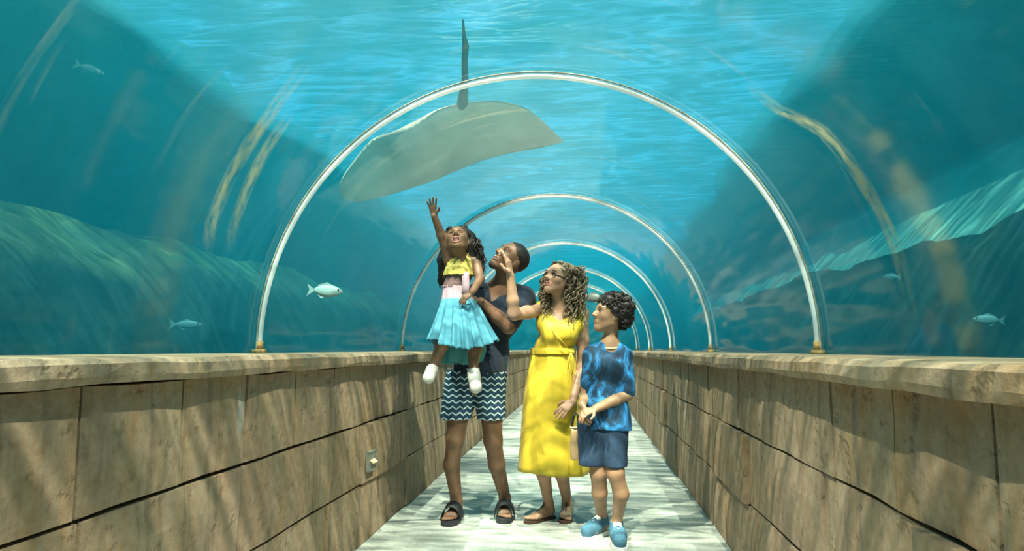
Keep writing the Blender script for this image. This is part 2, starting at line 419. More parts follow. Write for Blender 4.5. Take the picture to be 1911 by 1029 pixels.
# water round the tunnel: one closed body with the tunnel cut out of its underside
ZW = 3.55; XW = 5.2
prof = [(-XW, -.3), (-RS-.012, -.3)] + [(-(RS+.012)*math.cos(a), ZC+(RS+.012)*math.sin(a)) for a in np.linspace(0, math.pi, 41)] + [(RS+.012, -.3), (XW, -.3), (XW, ZW), (-XW, ZW)]
def extrude(name, prof, ya, yb):
    V = [(x, y, z) for y in (ya, yb) for x, z in prof]; m = len(prof)
    F = [(m+k, m+(k+1) % m, (k+1) % m, k) for k in range(m)]
    F += [list(range(m)), list(range(m, 2*m))[::-1]]
    return tag(mesh_obj(name, V, F, M['water'], smooth=False), 'turquoise aquarium water all round the clear tunnel', kind='structure')
extrude('water', prof, Y0-2.5, Y1-.001)
extrude('water', [(-XW, -.3), (XW, -.3), (XW, ZW), (-XW, ZW)], Y1+.001, Y1+5)
xs = np.linspace(-XW, XW, 60); ys = np.linspace(Y0-2.5, Y1+4, 110)
V = np.array([(x, y, ZW-.08) for y in ys for x in xs]); V[:, 2] += fbm(V*np.array([.5, 1.6, 1]))*.035
F = [(i*60+j, i*60+j+1, (i+1)*60+j+1, (i+1)*60+j) for i in range(109) for j in range(59)]
tag(mesh_obj('water_surface', V, F, M['surface']), 'rippled bright water surface above the tunnel', kind='structure')

# tank walls, bed, reefs
mb = MB(); mb.box((0, Y1/2, -.4), (2*XW+1, 26, .2)); tag(mb.build('sand_bed', M['sand'], smooth=False), 'pale sandy tank bed', kind='structure')
def rough_sheet(fn, nu, nv, amp, fr, seed):
    V = np.array([fn(u, v) for v in np.linspace(0, 1, nv) for u in np.linspace(0, 1, nu)])
    d = np.stack([fbm(V*fr+seed+11*k, 4) for k in range(3)], 1); V = V+d*amp
    F = [(i*nu+j, i*nu+j+1, (i+1)*nu+j+1, (i+1)*nu+j) for i in range(nv-1) for j in range(nu-1)]
    return V, F
for nm, fn in (('tank_wall_left', lambda u, v: (float(np.interp(v, [0, .55, .75, .9, 1], [-4.75, -4.7, -4.3, -3.7, -3.0])), -3+u*25, -.3+v*3.95)), ('tank_wall_right', lambda u, v: (float(np.interp(v, [0, .70, .87, .94, 1], [4.3, 4.2, 4.1, 3.1, 2.3])), -3+u*25, -.3+v*3.95)), ('tank_wall_back', lambda u, v: (-5+10*u, Y1+4.4, -.3+v*4.1)), ('tank_wall_front', lambda u, v: (-5+10*u, Y0-2.2, -.3+v*4.1))):  # side tops lean inward, a shape added to darken the upper corners
    V, F = rough_sheet(fn, 90, 16, .16, 1.1, 2.0); tag(mesh_obj(nm, V, F, M['rock']), 'dark rocky side of the tank behind the water', kind='structure')
def prof_interp(pts):
    pts = np.array(pts, float); s = np.r_[0, np.cumsum(np.linalg.norm(np.diff(pts, axis=0), axis=1))]; s /= s[-1]
    return lambda v: (np.interp(v, s, pts[:, 0]), np.interp(v, s, pts[:, 1]))
def reef(name, pts, mat, label, cat, ya, yb, amp=.16, fr=1.3, seed=0.0):
    pf = prof_interp(pts)
    V, F = rough_sheet(lambda u, v: (pf(v)[0], ya+(yb-ya)*u, pf(v)[1]), 150, 26, amp, fr, seed)
    return tag(mesh_obj(name, V, F, mat), label, cat)
reef('rock_reef', [(-2.3, -.3), (-2.6, .9), (-2.85, 1.65), (-3.2, 2.0), (-3.8, 2.05), (-4.4, 2.0)], M['reef'], 'dark algae-topped rock reef outside the left panels', 'reef', -1, 16, amp=.10)
reef('rock_reef', [(2.0, -.3), (2.25, .9), (2.42, 1.5), (2.55, 1.82)], M['reef'], 'dark rock reef below the pale slope outside the right panels', 'reef', -1, 16, amp=.08, seed=5.0)
reef('sand_slope', [(2.76, 1.86), (3.05, 2.22), (3.4, 2.62), (3.95, 2.95)], M['sand'], 'pale sunlit sandy slope rising behind the right dark reef', 'sand bank', -1, 16, amp=.05, seed=9.0)

# ------------------------------------------------------------------ implicit-surface modeller for figures and clothes
class Sdf:
    def __init__(s): s.p = []; s.cuts = []
    def rc(s, a, b, ra, rb=None, k=.02, sub=False):
        s.p.append(('rc', np.asarray(a, float), np.asarray(b, float), ra, ra if rb is None else rb, k, sub)); return s
    def chain(s, pts, rad, k=.02):
        for i in range(len(pts)-1): s.rc(pts[i], pts[i+1], rad[i], rad[i+1], k)
        return s
    def el(s, c, r, R=None, k=.03, sub=False):
        s.p.append(('el', np.asarray(c, float), np.asarray(r, float), np.eye(3) if R is None else np.asarray(R, float), 0, k, sub)); return s
    def cut(s, o, n):
        n = nrm(n); o = np.asarray(o, float); s.cuts.append(lambda X, Y, Z: (X-o[0])*n[0]+(Y-o[1])*n[1]+(Z-o[2])*n[2]); return s
    def fn(s, f): s.cuts.append(f); return s
    def mesh(s, h, wrinkle=0.0, wf=9.0, seed=0.0):
        lo = np.full(3, 1e9); hi = -lo
        for q in s.p:
            if q[-1]: continue
            pts = [q[1]-max(q[3], q[4]), q[2]-max(q[3], q[4]), q[1]+max(q[3], q[4]), q[2]+max(q[3], q[4])] if q[0] == 'rc' else [q[1]-q[2].max(), q[1]+q[2].max()]
            lo = np.minimum(lo, np.min(pts, 0)); hi = np.maximum(hi, np.max(pts, 0))
        lo -= .03; hi += .03
        n = np.ceil((hi-lo)/h).astype(int)+1
        ax = [(lo[i]+h*np.arange(n[i])).astype(np.float32) for i in range(3)]
        G = np.full(n, .2, np.float32)
        for q in s.p:
            k = q[5]; m = k+3*h+.012
            if q[0] == 'rc': r = max(q[3], q[4]); l = np.minimum(q[1], q[2])-r-m; u = np.maximum(q[1], q[2])+r+m
            else:
                ext = np.sqrt(((q[3]*q[2][None, :])**2).sum(1)); l = q[1]-ext-m; u = q[1]+ext+m
            i0 = np.clip(np.floor((l-lo)/h).astype(int), 0, n); i1 = np.clip(np.ceil((u-lo)/h).astype(int)+1, 0, n)
            if (i1 <= i0).any(): continue
            X = ax[0][i0[0]:i1[0], None, None]; Y = ax[1][None, i0[1]:i1[1], None]; Z = ax[2][None, None, i0[2]:i1[2]]
            if q[0] == 'rc':
                a, b = q[1], q[2]; ab = b-a; L = float(ab@ab)+1e-12
                t = np.clip(((X-a[0])*ab[0]+(Y-a[1])*ab[1]+(Z-a[2])*ab[2])/L, 0, 1)
                d = np.sqrt((X-a[0]-t*ab[0])**2+(Y-a[1]-t*ab[1])**2+(Z-a[2]-t*ab[2])**2)-(q[3]+t*(q[4]-q[3]))
            else:
                c, r, R = q[1], q[2], q[3]; x, y, z = X-c[0], Y-c[1], Z-c[2]
                e = [(R[0, i]*x+R[1, i]*y+R[2, i]*z) for i in range(3)]
                k0 = np.sqrt(sum((e[i]/r[i])**2 for i in range(3)))+1e-6; k1 = np.sqrt(sum((e[i]/r[i]**2)**2 for i in range(3)))+1e-6
                d = k0*(k0-1)/k1
            g = G[i0[0]:i1[0], i0[1]:i1[1], i0[2]:i1[2]]
            if q[-1]:
                hh = np.clip(.5-.5*(g+d)/k, 0, 1); g[...] = g*(1-hh)-d*hh+k*hh*(1-hh)
            else:
                hh = np.clip(.5+.5*(g-d)/k, 0, 1); g[...] = g*(1-hh)+d*hh-k*hh*(1-hh)
        if wrinkle or s.cuts:
            X = ax[0][:, None, None]; Y = ax[1][None, :, None]; Z = ax[2][None, None, :]
            if wrinkle:
                wv = np.sin(X*wf*3.1+Z*wf*1.3+seed)*np.sin(Y*wf*2.0-Z*wf*1.1+seed*2)+.7*np.sin((X*.7+Z*1.6+Y*.5)*wf*4.0+2.2*np.sin(X*wf*2+seed))
                G = G+wrinkle*wv.astype(np.float32)
            for c in s.cuts: G = np.maximum(G, np.broadcast_to(c(X, Y, Z), G.shape).astype(np.float32))
        G[[0, -1]] = .2; G[:, [0, -1]] = .2; G[:, :, [0, -1]] = .2
        return surface_nets(G, lo, h)
def surface_nets(G, lo, h):
    I = G < 0; nx, ny, nz = G.shape
    cnt = np.zeros((nx-1, ny-1, nz-1), np.int8)
    for a in (0, 1):
        for b in (0, 1):
            for c in (0, 1): cnt += I[a:nx-1+a, b:ny-1+b, c:nz-1+c]
    act = (cnt > 0) & (cnt < 8); cells = np.argwhere(act)
    idx = np.full(act.shape, -1, np.int64); idx[act] = np.arange(len(cells))
    acc = np.zeros((len(cells), 3)); num = np.zeros(len(cells))
    cor = [(a, b, c) for a in (0, 1) for b in (0, 1) for c in (0, 1)]
    val = {c: G[cells[:, 0]+c[0], cells[:, 1]+c[1], cells[:, 2]+c[2]] for c in cor}
    for c0 in cor:
        for axis in range(3):
            if c0[axis]: continue
            c1 = list(c0); c1[axis] = 1; c1 = tuple(c1); v0, v1 = val[c0], val[c1]
            m = (v0 < 0) != (v1 < 0); t = np.where(m, v0/np.where(m, v0-v1, 1), 0)
            p = np.zeros((len(cells), 3)); p[:] = c0; p[:, axis] += t
            acc[m] += p[m]; num[m] += 1
    V = lo + h*(cells+acc/np.maximum(num, 1)[:, None])
    quads = []
    for axis in range(3):
        sl0 = [slice(None)]*3; sl1 = [slice(None)]*3; sl0[axis] = slice(0, -1); sl1[axis] = slice(1, None)
        a, b = I[tuple(sl0)], I[tuple(sl1)]; u, v = [(1, 2), (2, 0), (0, 1)][axis]
        for flip in (False, True):
            e = np.argwhere((a & ~b) if not flip else (~a & b))
            if not len(e): continue
            e = e[(e[:, u] > 0) & (e[:, v] > 0) & (e[:, u] < G.shape[u]-1) & (e[:, v] < G.shape[v]-1)]
            q = []
            for du, dv in ((-1, -1), (0, -1), (0, 0), (-1, 0)):
                o = e.copy(); o[:, u] += du; o[:, v] += dv; q.append(idx[o[:, 0], o[:, 1], o[:, 2]])
            q = np.stack(q, 1); quads.append(q[:, ::-1] if flip else q)
    Q = np.concatenate(quads); Q = Q[(Q >= 0).all(1)]
    return V, Q
def sdf_obj(name, sd, h, mat, parent, wrinkle=0.0, wf=9.0, seed=0.0, label=None):
    V, Q = sd.mesh(h, wrinkle, wf, seed); return mesh_obj(name, V, Q, mat, parent, True, label)

def frame(F, U):
    F = nrm(F); U = np.asarray(U, float); U = nrm(U-F*np.dot(U, F)); L = np.cross(U, F); return F, L, U
class Head:
    def __init__(s, c, F, U, size): s.c = np.asarray(c, float); s.F, s.L, s.U = frame(F, U); s.s = size; s.R = np.stack([s.F, s.L, s.U], 1)
    def at(s, f, l, u): return s.c+s.s*(f*s.F+l*s.L+u*s.U)
    def add(s, sd, mouth_open=0.0):
        z = s.s; a = s.at
        sd.el(a(-.04, 0, .13), np.array([.42, .325, .37])*z, s.R, k=.01)
        sd.el(a(.10, 0, -.13), np.array([.28, .245, .34])*z, s.R, k=.25*z)
        for l in (-1, 1):
            sd.rc(a(-.06, l*.22, -.20), a(.24, l*.05, -.42), .08*z, .075*z, k=.12*z)
            sd.el(a(.22, l*.17, -.08), np.array([.12, .10, .10])*z, s.R, k=.08*z)
            sd.rc(a(.33, l*.19, .115), a(.375, l*.05, .10), .045*z, .045*z, k=.06*z)
            sd.el(a(-.05, l*.335, -.03), np.array([.085, .035, .125])*z, s.R, k=.02*z)
            sd.el(a(.425, l*.145, .02), np.array([.09, .085, .06])*z, s.R, k=.05*z, sub=True)
            sd.el(a(.405, l*.052, -.125), np.array([.045, .045, .035])*z, s.R, k=.03*z)
        sd.rc(a(.27, 0, -.42), a(.28, 0, -.40), .085*z, k=.09*z)
        sd.rc(a(.36, 0, .06), a(.465, 0, -.10), .030*z, .052*z, k=.05*z)
        sd.rc(a(.335, -.07, -.27), a(.335, .07, -.27), .055*z, k=.06*z)
        if mouth_open: sd.el(a(.40, 0, -.275), np.array([.16, .10, .04+.05*mouth_open])*z, s.R, k=.03*z, sub=True)
    def features(s, parent, lip, smile=0.0, open_=0.0, closed=False, brow=None):
        z = s.s; a = s.at
        for l in (-1, 1):
            if not closed:
                m = MB(); m.ball(a(.330, l*.140, .02), z*np.array([.052, .056, .040]), s.R, 12, 8); e = m.build('eye', M['eye_white'], parent)
                m = MB(); m.ball(a(.366, l*.140, .028), z*np.array([.026, .036, .036]), s.R, 10, 6); m.build('iris', M['iris'], e)
            m = MB(); m.tube([a(.352, l*(.145+d*.075), .045-.014*d*d - (.02 if closed else 0)) for d in (-1, -.5, 0, .5, 1)], z*np.array([.006, .014, .016, .014, .006]), 6); m.build('eyelid', M['lash'], parent)
            m = MB(); m.tube([a(.405-.05*abs(d*.5+.3), l*(.15+d*.10), .135-.02*d*d+.012*d) for d in (-1, -.5, 0, .5, 1)], z*np.array([.012, .022, .022, .018, .008]), 6, flat=.6); m.build('eyebrow', brow or M['lash'], parent)
        if open_:
            m = MB(); m.ball(a(.372-.02*open_, 0, -.275-.02*open_), np.array([.045, .095, .03+.06*open_])*z, s.R, 12, 8); m.build('open_mouth', M['mouth'], parent)
            m = MB(); m.tube([a(.398-.05*d*d, d*.075, -.242+.012*d*d+.02*open_) for d in np.linspace(-1, 1, 7)], z*.013, 6, flat=1.2); m.build('teeth', M['teeth'], parent)
        for nm, u0, th in (('upper_lip', -.232+.012*open_, .020), ('lower_lip', -.285-.095*open_, .022)):
            m = MB(); m.tube([a(.392-.05*d*d, d*(.11+.02*smile), u0+smile*.035*d*d + (0 if nm == 'upper_lip' else .03*d*d+.035*open_*d*d)) for d in np.linspace(-1, 1, 9)], z*th*np.array([.3, .7, .95, 1, .9, 1, .95, .7, .3]), 6); m.build(nm, lip, parent)

def hand(sd, wrist, D, N, T, L, curl=.3, spread=.10, thumb=1.0, curls=None):
    D = nrm(D); N = nrm(np.asarray(N, float)-D*np.dot(N, D)); T = nrm(np.asarray(T, float)-D*np.dot(T, D)-N*np.dot(T, N)); w = np.asarray(wrist, float)
    offs = (.150, .052, -.048, -.140); lens = (.40, .45, .41, .32)
    for i in range(4):
        kn = w+D*L*(.47-.02*abs(i-1))+T*L*offs[i]
        sd.rc(w+D*L*.06+T*L*offs[i]*.55, kn, .060*L, .058*L, k=.06*L)
        d = nrm(D+T*spread*offs[i]/.15); p = kn; ang = 0; c = curl if curls is None else curls[i]
        for sg, dang in zip((.44, .31, .25), (55, 60, 40)):
            ang += math.radians(dang)*c; q = p+(d*math.cos(ang)+N*math.sin(ang))*L*lens[i]*sg
            sd.rc(p, q, .049*L, .043*L, k=.012*L); p = q
    r = w+D*L*.14+T*L*.13; m = r+nrm(D*.55+T*.75*thumb+N*.35)*L*.20; e = m+nrm(D*.9+T*.30*thumb+N*.35)*L*.17
    sd.rc(w+D*L*.05+T*L*.05, r, .07*L, .07*L, k=.06*L); sd.rc(r, m, .064*L, .054*L, k=.04*L); sd.rc(m, e, .054*L, .045*L, k=.015*L)
def foot(sd, heel, t, L, z0):
    """bare foot on height z0, heel point, direction t"""
    t = nrm([t[0], t[1], 0]); s = np.array([t[1], -t[0], 0]); h = np.array([heel[0], heel[1], z0])
    up = np.array([0, 0, 1.])
    sd.rc(h+t*.11*L+up*.105*L, h+t*.13*L+up*.11*L, .10*L, k=.03)
    sd.rc(h+t*.22*L+up*.24*L, h+t*.66*L+up*.085*L, .115*L, .085*L, k=.06)
    for l in (-1, 1): sd.rc(h+t*.2*L+s*l*.05*L+up*.08*L, h+t*.68*L+s*l*.105*L+up*.075*L, .075*L, .072*L, k=.03)
    return h, t, s, up
def toes(sd, h, t, s, up, L, inner):
    for i, (o, e, r) in enumerate(((.125, .97, .052), (.055, .96, .038), (-.005, .92, .036), (-.065, .87, .034), (-.12, .81, .033))):
        sd.rc(h+t*.70*L+s*inner*o*L+up*.06*L, h+t*e*L-t*r*L+s*inner*o*1.05*L+up*.045*L, r*L*1.05, r*L, k=.008)
def ankle_of(h, t, L): return h+t*.17*L+np.array([0, 0, .34*L])
def sole_mesh(h, t, s, L, W, z0, th, inner=1, grow=1.04):
    pts = []
    prof = ((0, .55), (.03, .75), (.12, .88), (.3, .84), (.5, .90), (.68, 1.06), (.82, 1.04), (.93, .80), (1.0, .40))
    us = np.array([p[0] for p in prof]); ws = np.array([p[1] for p in prof])
    left = [h+t*(u*grow-.02)*L+s*w_*W*.5 for u, w_ in zip(us, ws)]; right = [h+t*(u*grow-.02)*L-s*w_*W*.5 for u, w_ in zip(us, ws)]
    o = left+right[::-1]; n = len(o); V = [(p[0], p[1], z0) for p in o]+[(p[0], p[1], z0+th) for p in o]
    F = [(i, (i+1) % n, n+(i+1) % n, n+i) for i in range(n)]+[list(range(n))[::-1], list(range(n, 2*n))]
    return V, F
def band(pts, wdir, width, thick):
    """flat strap following pts, wdir its width direction"""
    m = MB(); pts = np.asarray(pts); wd = nrm(wdir); tg = np.gradient(pts, axis=0)
    V = []; 
    for p, g in zip(pts, tg):
        nn = nrm(np.cross(g, wd)); V += [p+wd*width/2, p-wd*width/2, p-wd*width/2-nn*thick, p+wd*width/2-nn*thick]
    n = len(pts); F = [(i*4+k, i*4+(k+1) % 4, (i+1)*4+(k+1) % 4, (i+1)*4+k) for i in range(n-1) for k in range(4)]+[(3, 2, 1, 0), tuple(range((n-1)*4, n*4))]
    m.add(V, F); return m
def lathe(name, rows, mat, parent, n=72, folds=9, amp0=0.0, amp1=.05, depth=.72, phase=0.0, wob=0.0, jag=0.0, label=None, a0=0, a1=2*math.pi, seed=1):
    """hanging cloth: rows of (px, py, half width px, Y)"""
    rows = np.array(rows, float); k = 26; s = np.linspace(0, 1, len(rows)); ss = np.linspace(0, 1, k)
    rr = np.stack([np.interp(ss, s, rows[:, i]) for i in range(4)], 1); V = []; rg = np.random.default_rng(seed)
    full = abs(a1-a0) > 6.2; jz = rg.random(n)*jag
    for i, (px, py, hw, Y) in enumerate(rr):
        c = P(px, py, Y); R = hw*Y/FPX; am = amp0+(amp1-amp0)*ss[i]**1.3
        for j in range(n):
            a = a0+(a1-a0)*j/(n if full else n-1)
            q = 1+am*(math.sin(a*folds+phase+.6*math.sin(a*2+1))+.45*math.sin(a*(folds*2+1)+2.0*phase))
            V.append((c[0]+R*q*math.cos(a), c[1]+R*depth*q*math.sin(a), c[2]+wob*math.sin(a*2+phase)*ss[i]-jz[j]*ss[i]**3))
    nn = n if full else n-1
    F = [(i*n+j, (i+1)*n+j, (i+1)*n+(j+1) % n, i*n+(j+1) % n) for i in range(k-1) for j in range(nn)]
    o = mesh_obj(name, V, F, mat, parent, True, label)
    md = o.modifiers.new('thickness', 'SOLIDIFY'); md.thickness = .004; md.offset = 0
    return o
def strands(name, paths, mat, parent, helix=.012, turns=6.0, r=.006, n=5, steps=34, seed=3, label=None):
    rg = np.random.default_rng(seed); m = MB()
    for pts in paths:
        pts = np.asarray(pts, float); s = np.linspace(0, 1, len(pts)); q = np.linspace(0, 1, steps)
        # smooth path through control points
        c = np.stack([np.interp(q, s, pts[:, i]) for i in range(3)], 1)
        for _ in range(3): c[1:-1] = (c[:-2]+2*c[1:-1]+c[2:])/4
        t = np.gradient(c, axis=0); t /= np.linalg.norm(t, axis=1)[:, None]+1e-9
        a = np.cross(t, np.array([.3, 1., .2])); a /= np.linalg.norm(a, axis=1)[:, None]+1e-9; b = np.cross(t, a)
        ph = rg.random()*6.28; tn = turns*(.8+.4*rg.random()); hx = helix*(.7+.6*rg.random())*np.clip(q*3, .15, 1)
        c = c+a*(hx*np.cos(tn*6.283*q+ph))[:, None]+b*(hx*np.sin(tn*6.283*q+ph))[:, None]
        m.tube(c, r*np.interp(q, [0, .15, .8, 1], [.7, 1, .9, .35]), n)
    return m.build(name, mat, parent, True, label)

# ---------------- cloth, skin and hair materials
def skin(name, c):
    b = NB(name); co = b.coord(); n = b.noise(co, 14, 4); d = tuple(x*.82 for x in c); l = tuple(min(1, x*1.14) for x in c)
    q = b.n('ShaderNodeBsdfPrincipled'); b.set(q.inputs['Base Color'], b.ramp(n, [(.3, d), (.7, l)])); q.inputs['Roughness'].default_value = .48
    q.inputs['Subsurface Weight'].default_value = .12; q.inputs['Subsurface Radius'].default_value = (.01, .004, .002); q.inputs['Specular IOR Level'].default_value = .4
    b.set(q.inputs['Normal'], b.bump(b.noise(co, 120, 3), .06, .001)); return b.done(q.outputs[0])
M['skin_man'] = skin('skin_man', (.185, .098, .058)); M['skin_girl'] = skin('skin_girl', (.20, .108, .064))
M['skin_woman'] = skin('skin_woman', (.38, .225, .15)); M['skin_boy'] = skin('skin_boy', (.35, .20, .12))
M['lip_man'] = simple('lip_man', (.26, .12, .10), .45, .08, 60, 0); M['lip_woman'] = simple('lip_woman', (.40, .15, .12), .4, .08, 60, 0); M['lip_child'] = simple('lip_child', (.36, .15, .12), .45, .08, 60, 0)
M['eye_white'] = simple('eye_white', (.36, .34, .32), .25, .03, 40, 0); M['iris'] = simple('iris', (.03, .018, .012), .15, .1, 40, 0)
M['lash'] = simple('lash', (.016, .012, .010), .7, .2, 60, 0); M['mouth'] = simple('mouth_inside', (.07, .015, .015), .5, .2, 60, 0); M['teeth'] = simple('teeth', (.85, .83, .76), .3, .03, 60, 0)
M['black_hair'] = simple('black_hair', (.014, .011, .010), .55, .5, 60, .5, bdist=.003, sheen=.0); M['stubble'] = simple('stubble', (.075, .045, .03), .8, .4, 300, .4)
def curly_hair():
    b = NB('curly_brown_hair'); pos = b.coord(); n = b.noise(pos, 38, 3, .6); n2 = b.noise(pos, 9, 2)
    c = b.mix(n2, b.ramp(n, [(.3, (.02, .015, .010)), (.7, (.16, .12, .075))]), b.ramp(n, [(.3, (.05, .037, .022)), (.7, (.34, .27, .17))]))
    return b.pbr(c, .42, b.bump(n, .3, .003), spec=.5)
M['brown_hair'] = curly_hair()
M['navy_shirt'] = simple('navy_shirt', (.005, .016, .036), .85, .25, 60, .3, sheen=.2)
def chevron():
    b = NB('navy_chevron_cloth'); x, y, z = b.sep(b.coord())
    u = b.math('ADD', x, b.math('MULTIPLY', y, .35))
    tri = b.math('PINGPONG', b.math('MULTIPLY', u, 20.0), .5)
    f = b.math('FRACT', b.math('ADD', b.math('MULTIPLY', z, 26.5), b.math('MULTIPLY', tri, .95)))
    n = b.noise(b.coord(), 55, 2); d = b.math('ABSOLUTE', b.math('SUBTRACT', b.math('ADD', f, b.math('MULTIPLY', b.math('SUBTRACT', n, .5), .25)), .5))
    m = b.ramp(d, [(.095, (1, 1, 1)), (.15, (0, 0, 0))])
    return b.pbr(b.mix(m, (.012, .045, .085), (.55, .66, .70)), .85, b.bump(b.noise(b.coord(), 300, 2), .15, .001))
M['chevron'] = chevron()
M['yellow'] = simple('yellow_dress', (.68, .50, .035), .55, .10, 7, .12, bdist=.004, trans=.18, sheen=.2); M['yellow_top'] = simple('yellow_top', (.58, .48, .12), .7, .15, 40, .3, trans=.1)
M['pink'] = simple('pink_sash', (.50, .35, .42), .7, .12, 40, .25); M['sky_skirt'] = simple('sky_skirt', (.10, .37, .50), .75, .16, 22, .25, trans=.25); M['aqua_skirt'] = simple('aqua_skirt', (.10, .38, .43), .75, .16, 22, .25, trans=.3)
M['mauve'] = simple('mauve_mesh', (.20, .12, .12), .7, .3, 60, .3)
def tiedye():
    b = NB('blue_tie_dye'); co = b.coord(); n = b.noise(b.map(co, (6, 6, 4.5), rot=(0, .6, 0)), 1.2, 5, .62, 1.6)
    c = b.ramp(n, [(.34, (.006, .022, .05)), (.47, (.010, .05, .11)), (.55, (.02, .17, .42)), (.66, (.05, .36, .80))])
    return b.pbr(c, .8, b.bump(b.noise(co, 40, 3), .2, .003))
M['tiedye'] = tiedye()
M['navy_shorts'] = simple('navy_shorts', (.016, .040, .085), .85, .2, 30, .3); M['black_rubber'] = simple('black_rubber', (.014, .016, .020), .55, .2, 40, .2)
M['tan_leather'] = simple('tan_leather', (.55, .36, .20), .6, .15, 30, .25); M['brown_strap'] = simple('brown_strap', (.06, .032, .02), .5, .2, 40, .2)
M['canvas_blue'] = simple('canvas_blue', (.06, .17, .26), .85, .2, 80, .3); M['white_rubber'] = simple('white_rubber', (.80, .82, .80), .5, .05, 40, .1)
M['white_shoe'] = simple('white_shoe', (.58, .57, .54), .5, .06, 40, .1); M['pale_collar'] = simple('pale_collar', (.60, .50, .33), .8, .1, 40, .2)
M['lens'] = simple('lens', (.10, .10, .09), .1, .1, 20, 0, spec=.8); M['grey_metal'] = simple('grey_metal', (.30, .32, .31), .4, .12, 30, .1, metal=.7)
M['plate'] = simple('weathered_plate', (.20, .21, .18), .5, .2, 40, .2, metal=.3); M['lamp_glow'] = simple('warm_slot', (.62, .50, .30), .4, .05, 20, 0)

def person(loc, label): return thing('person', (loc[0], loc[1], 0), label, 'person')

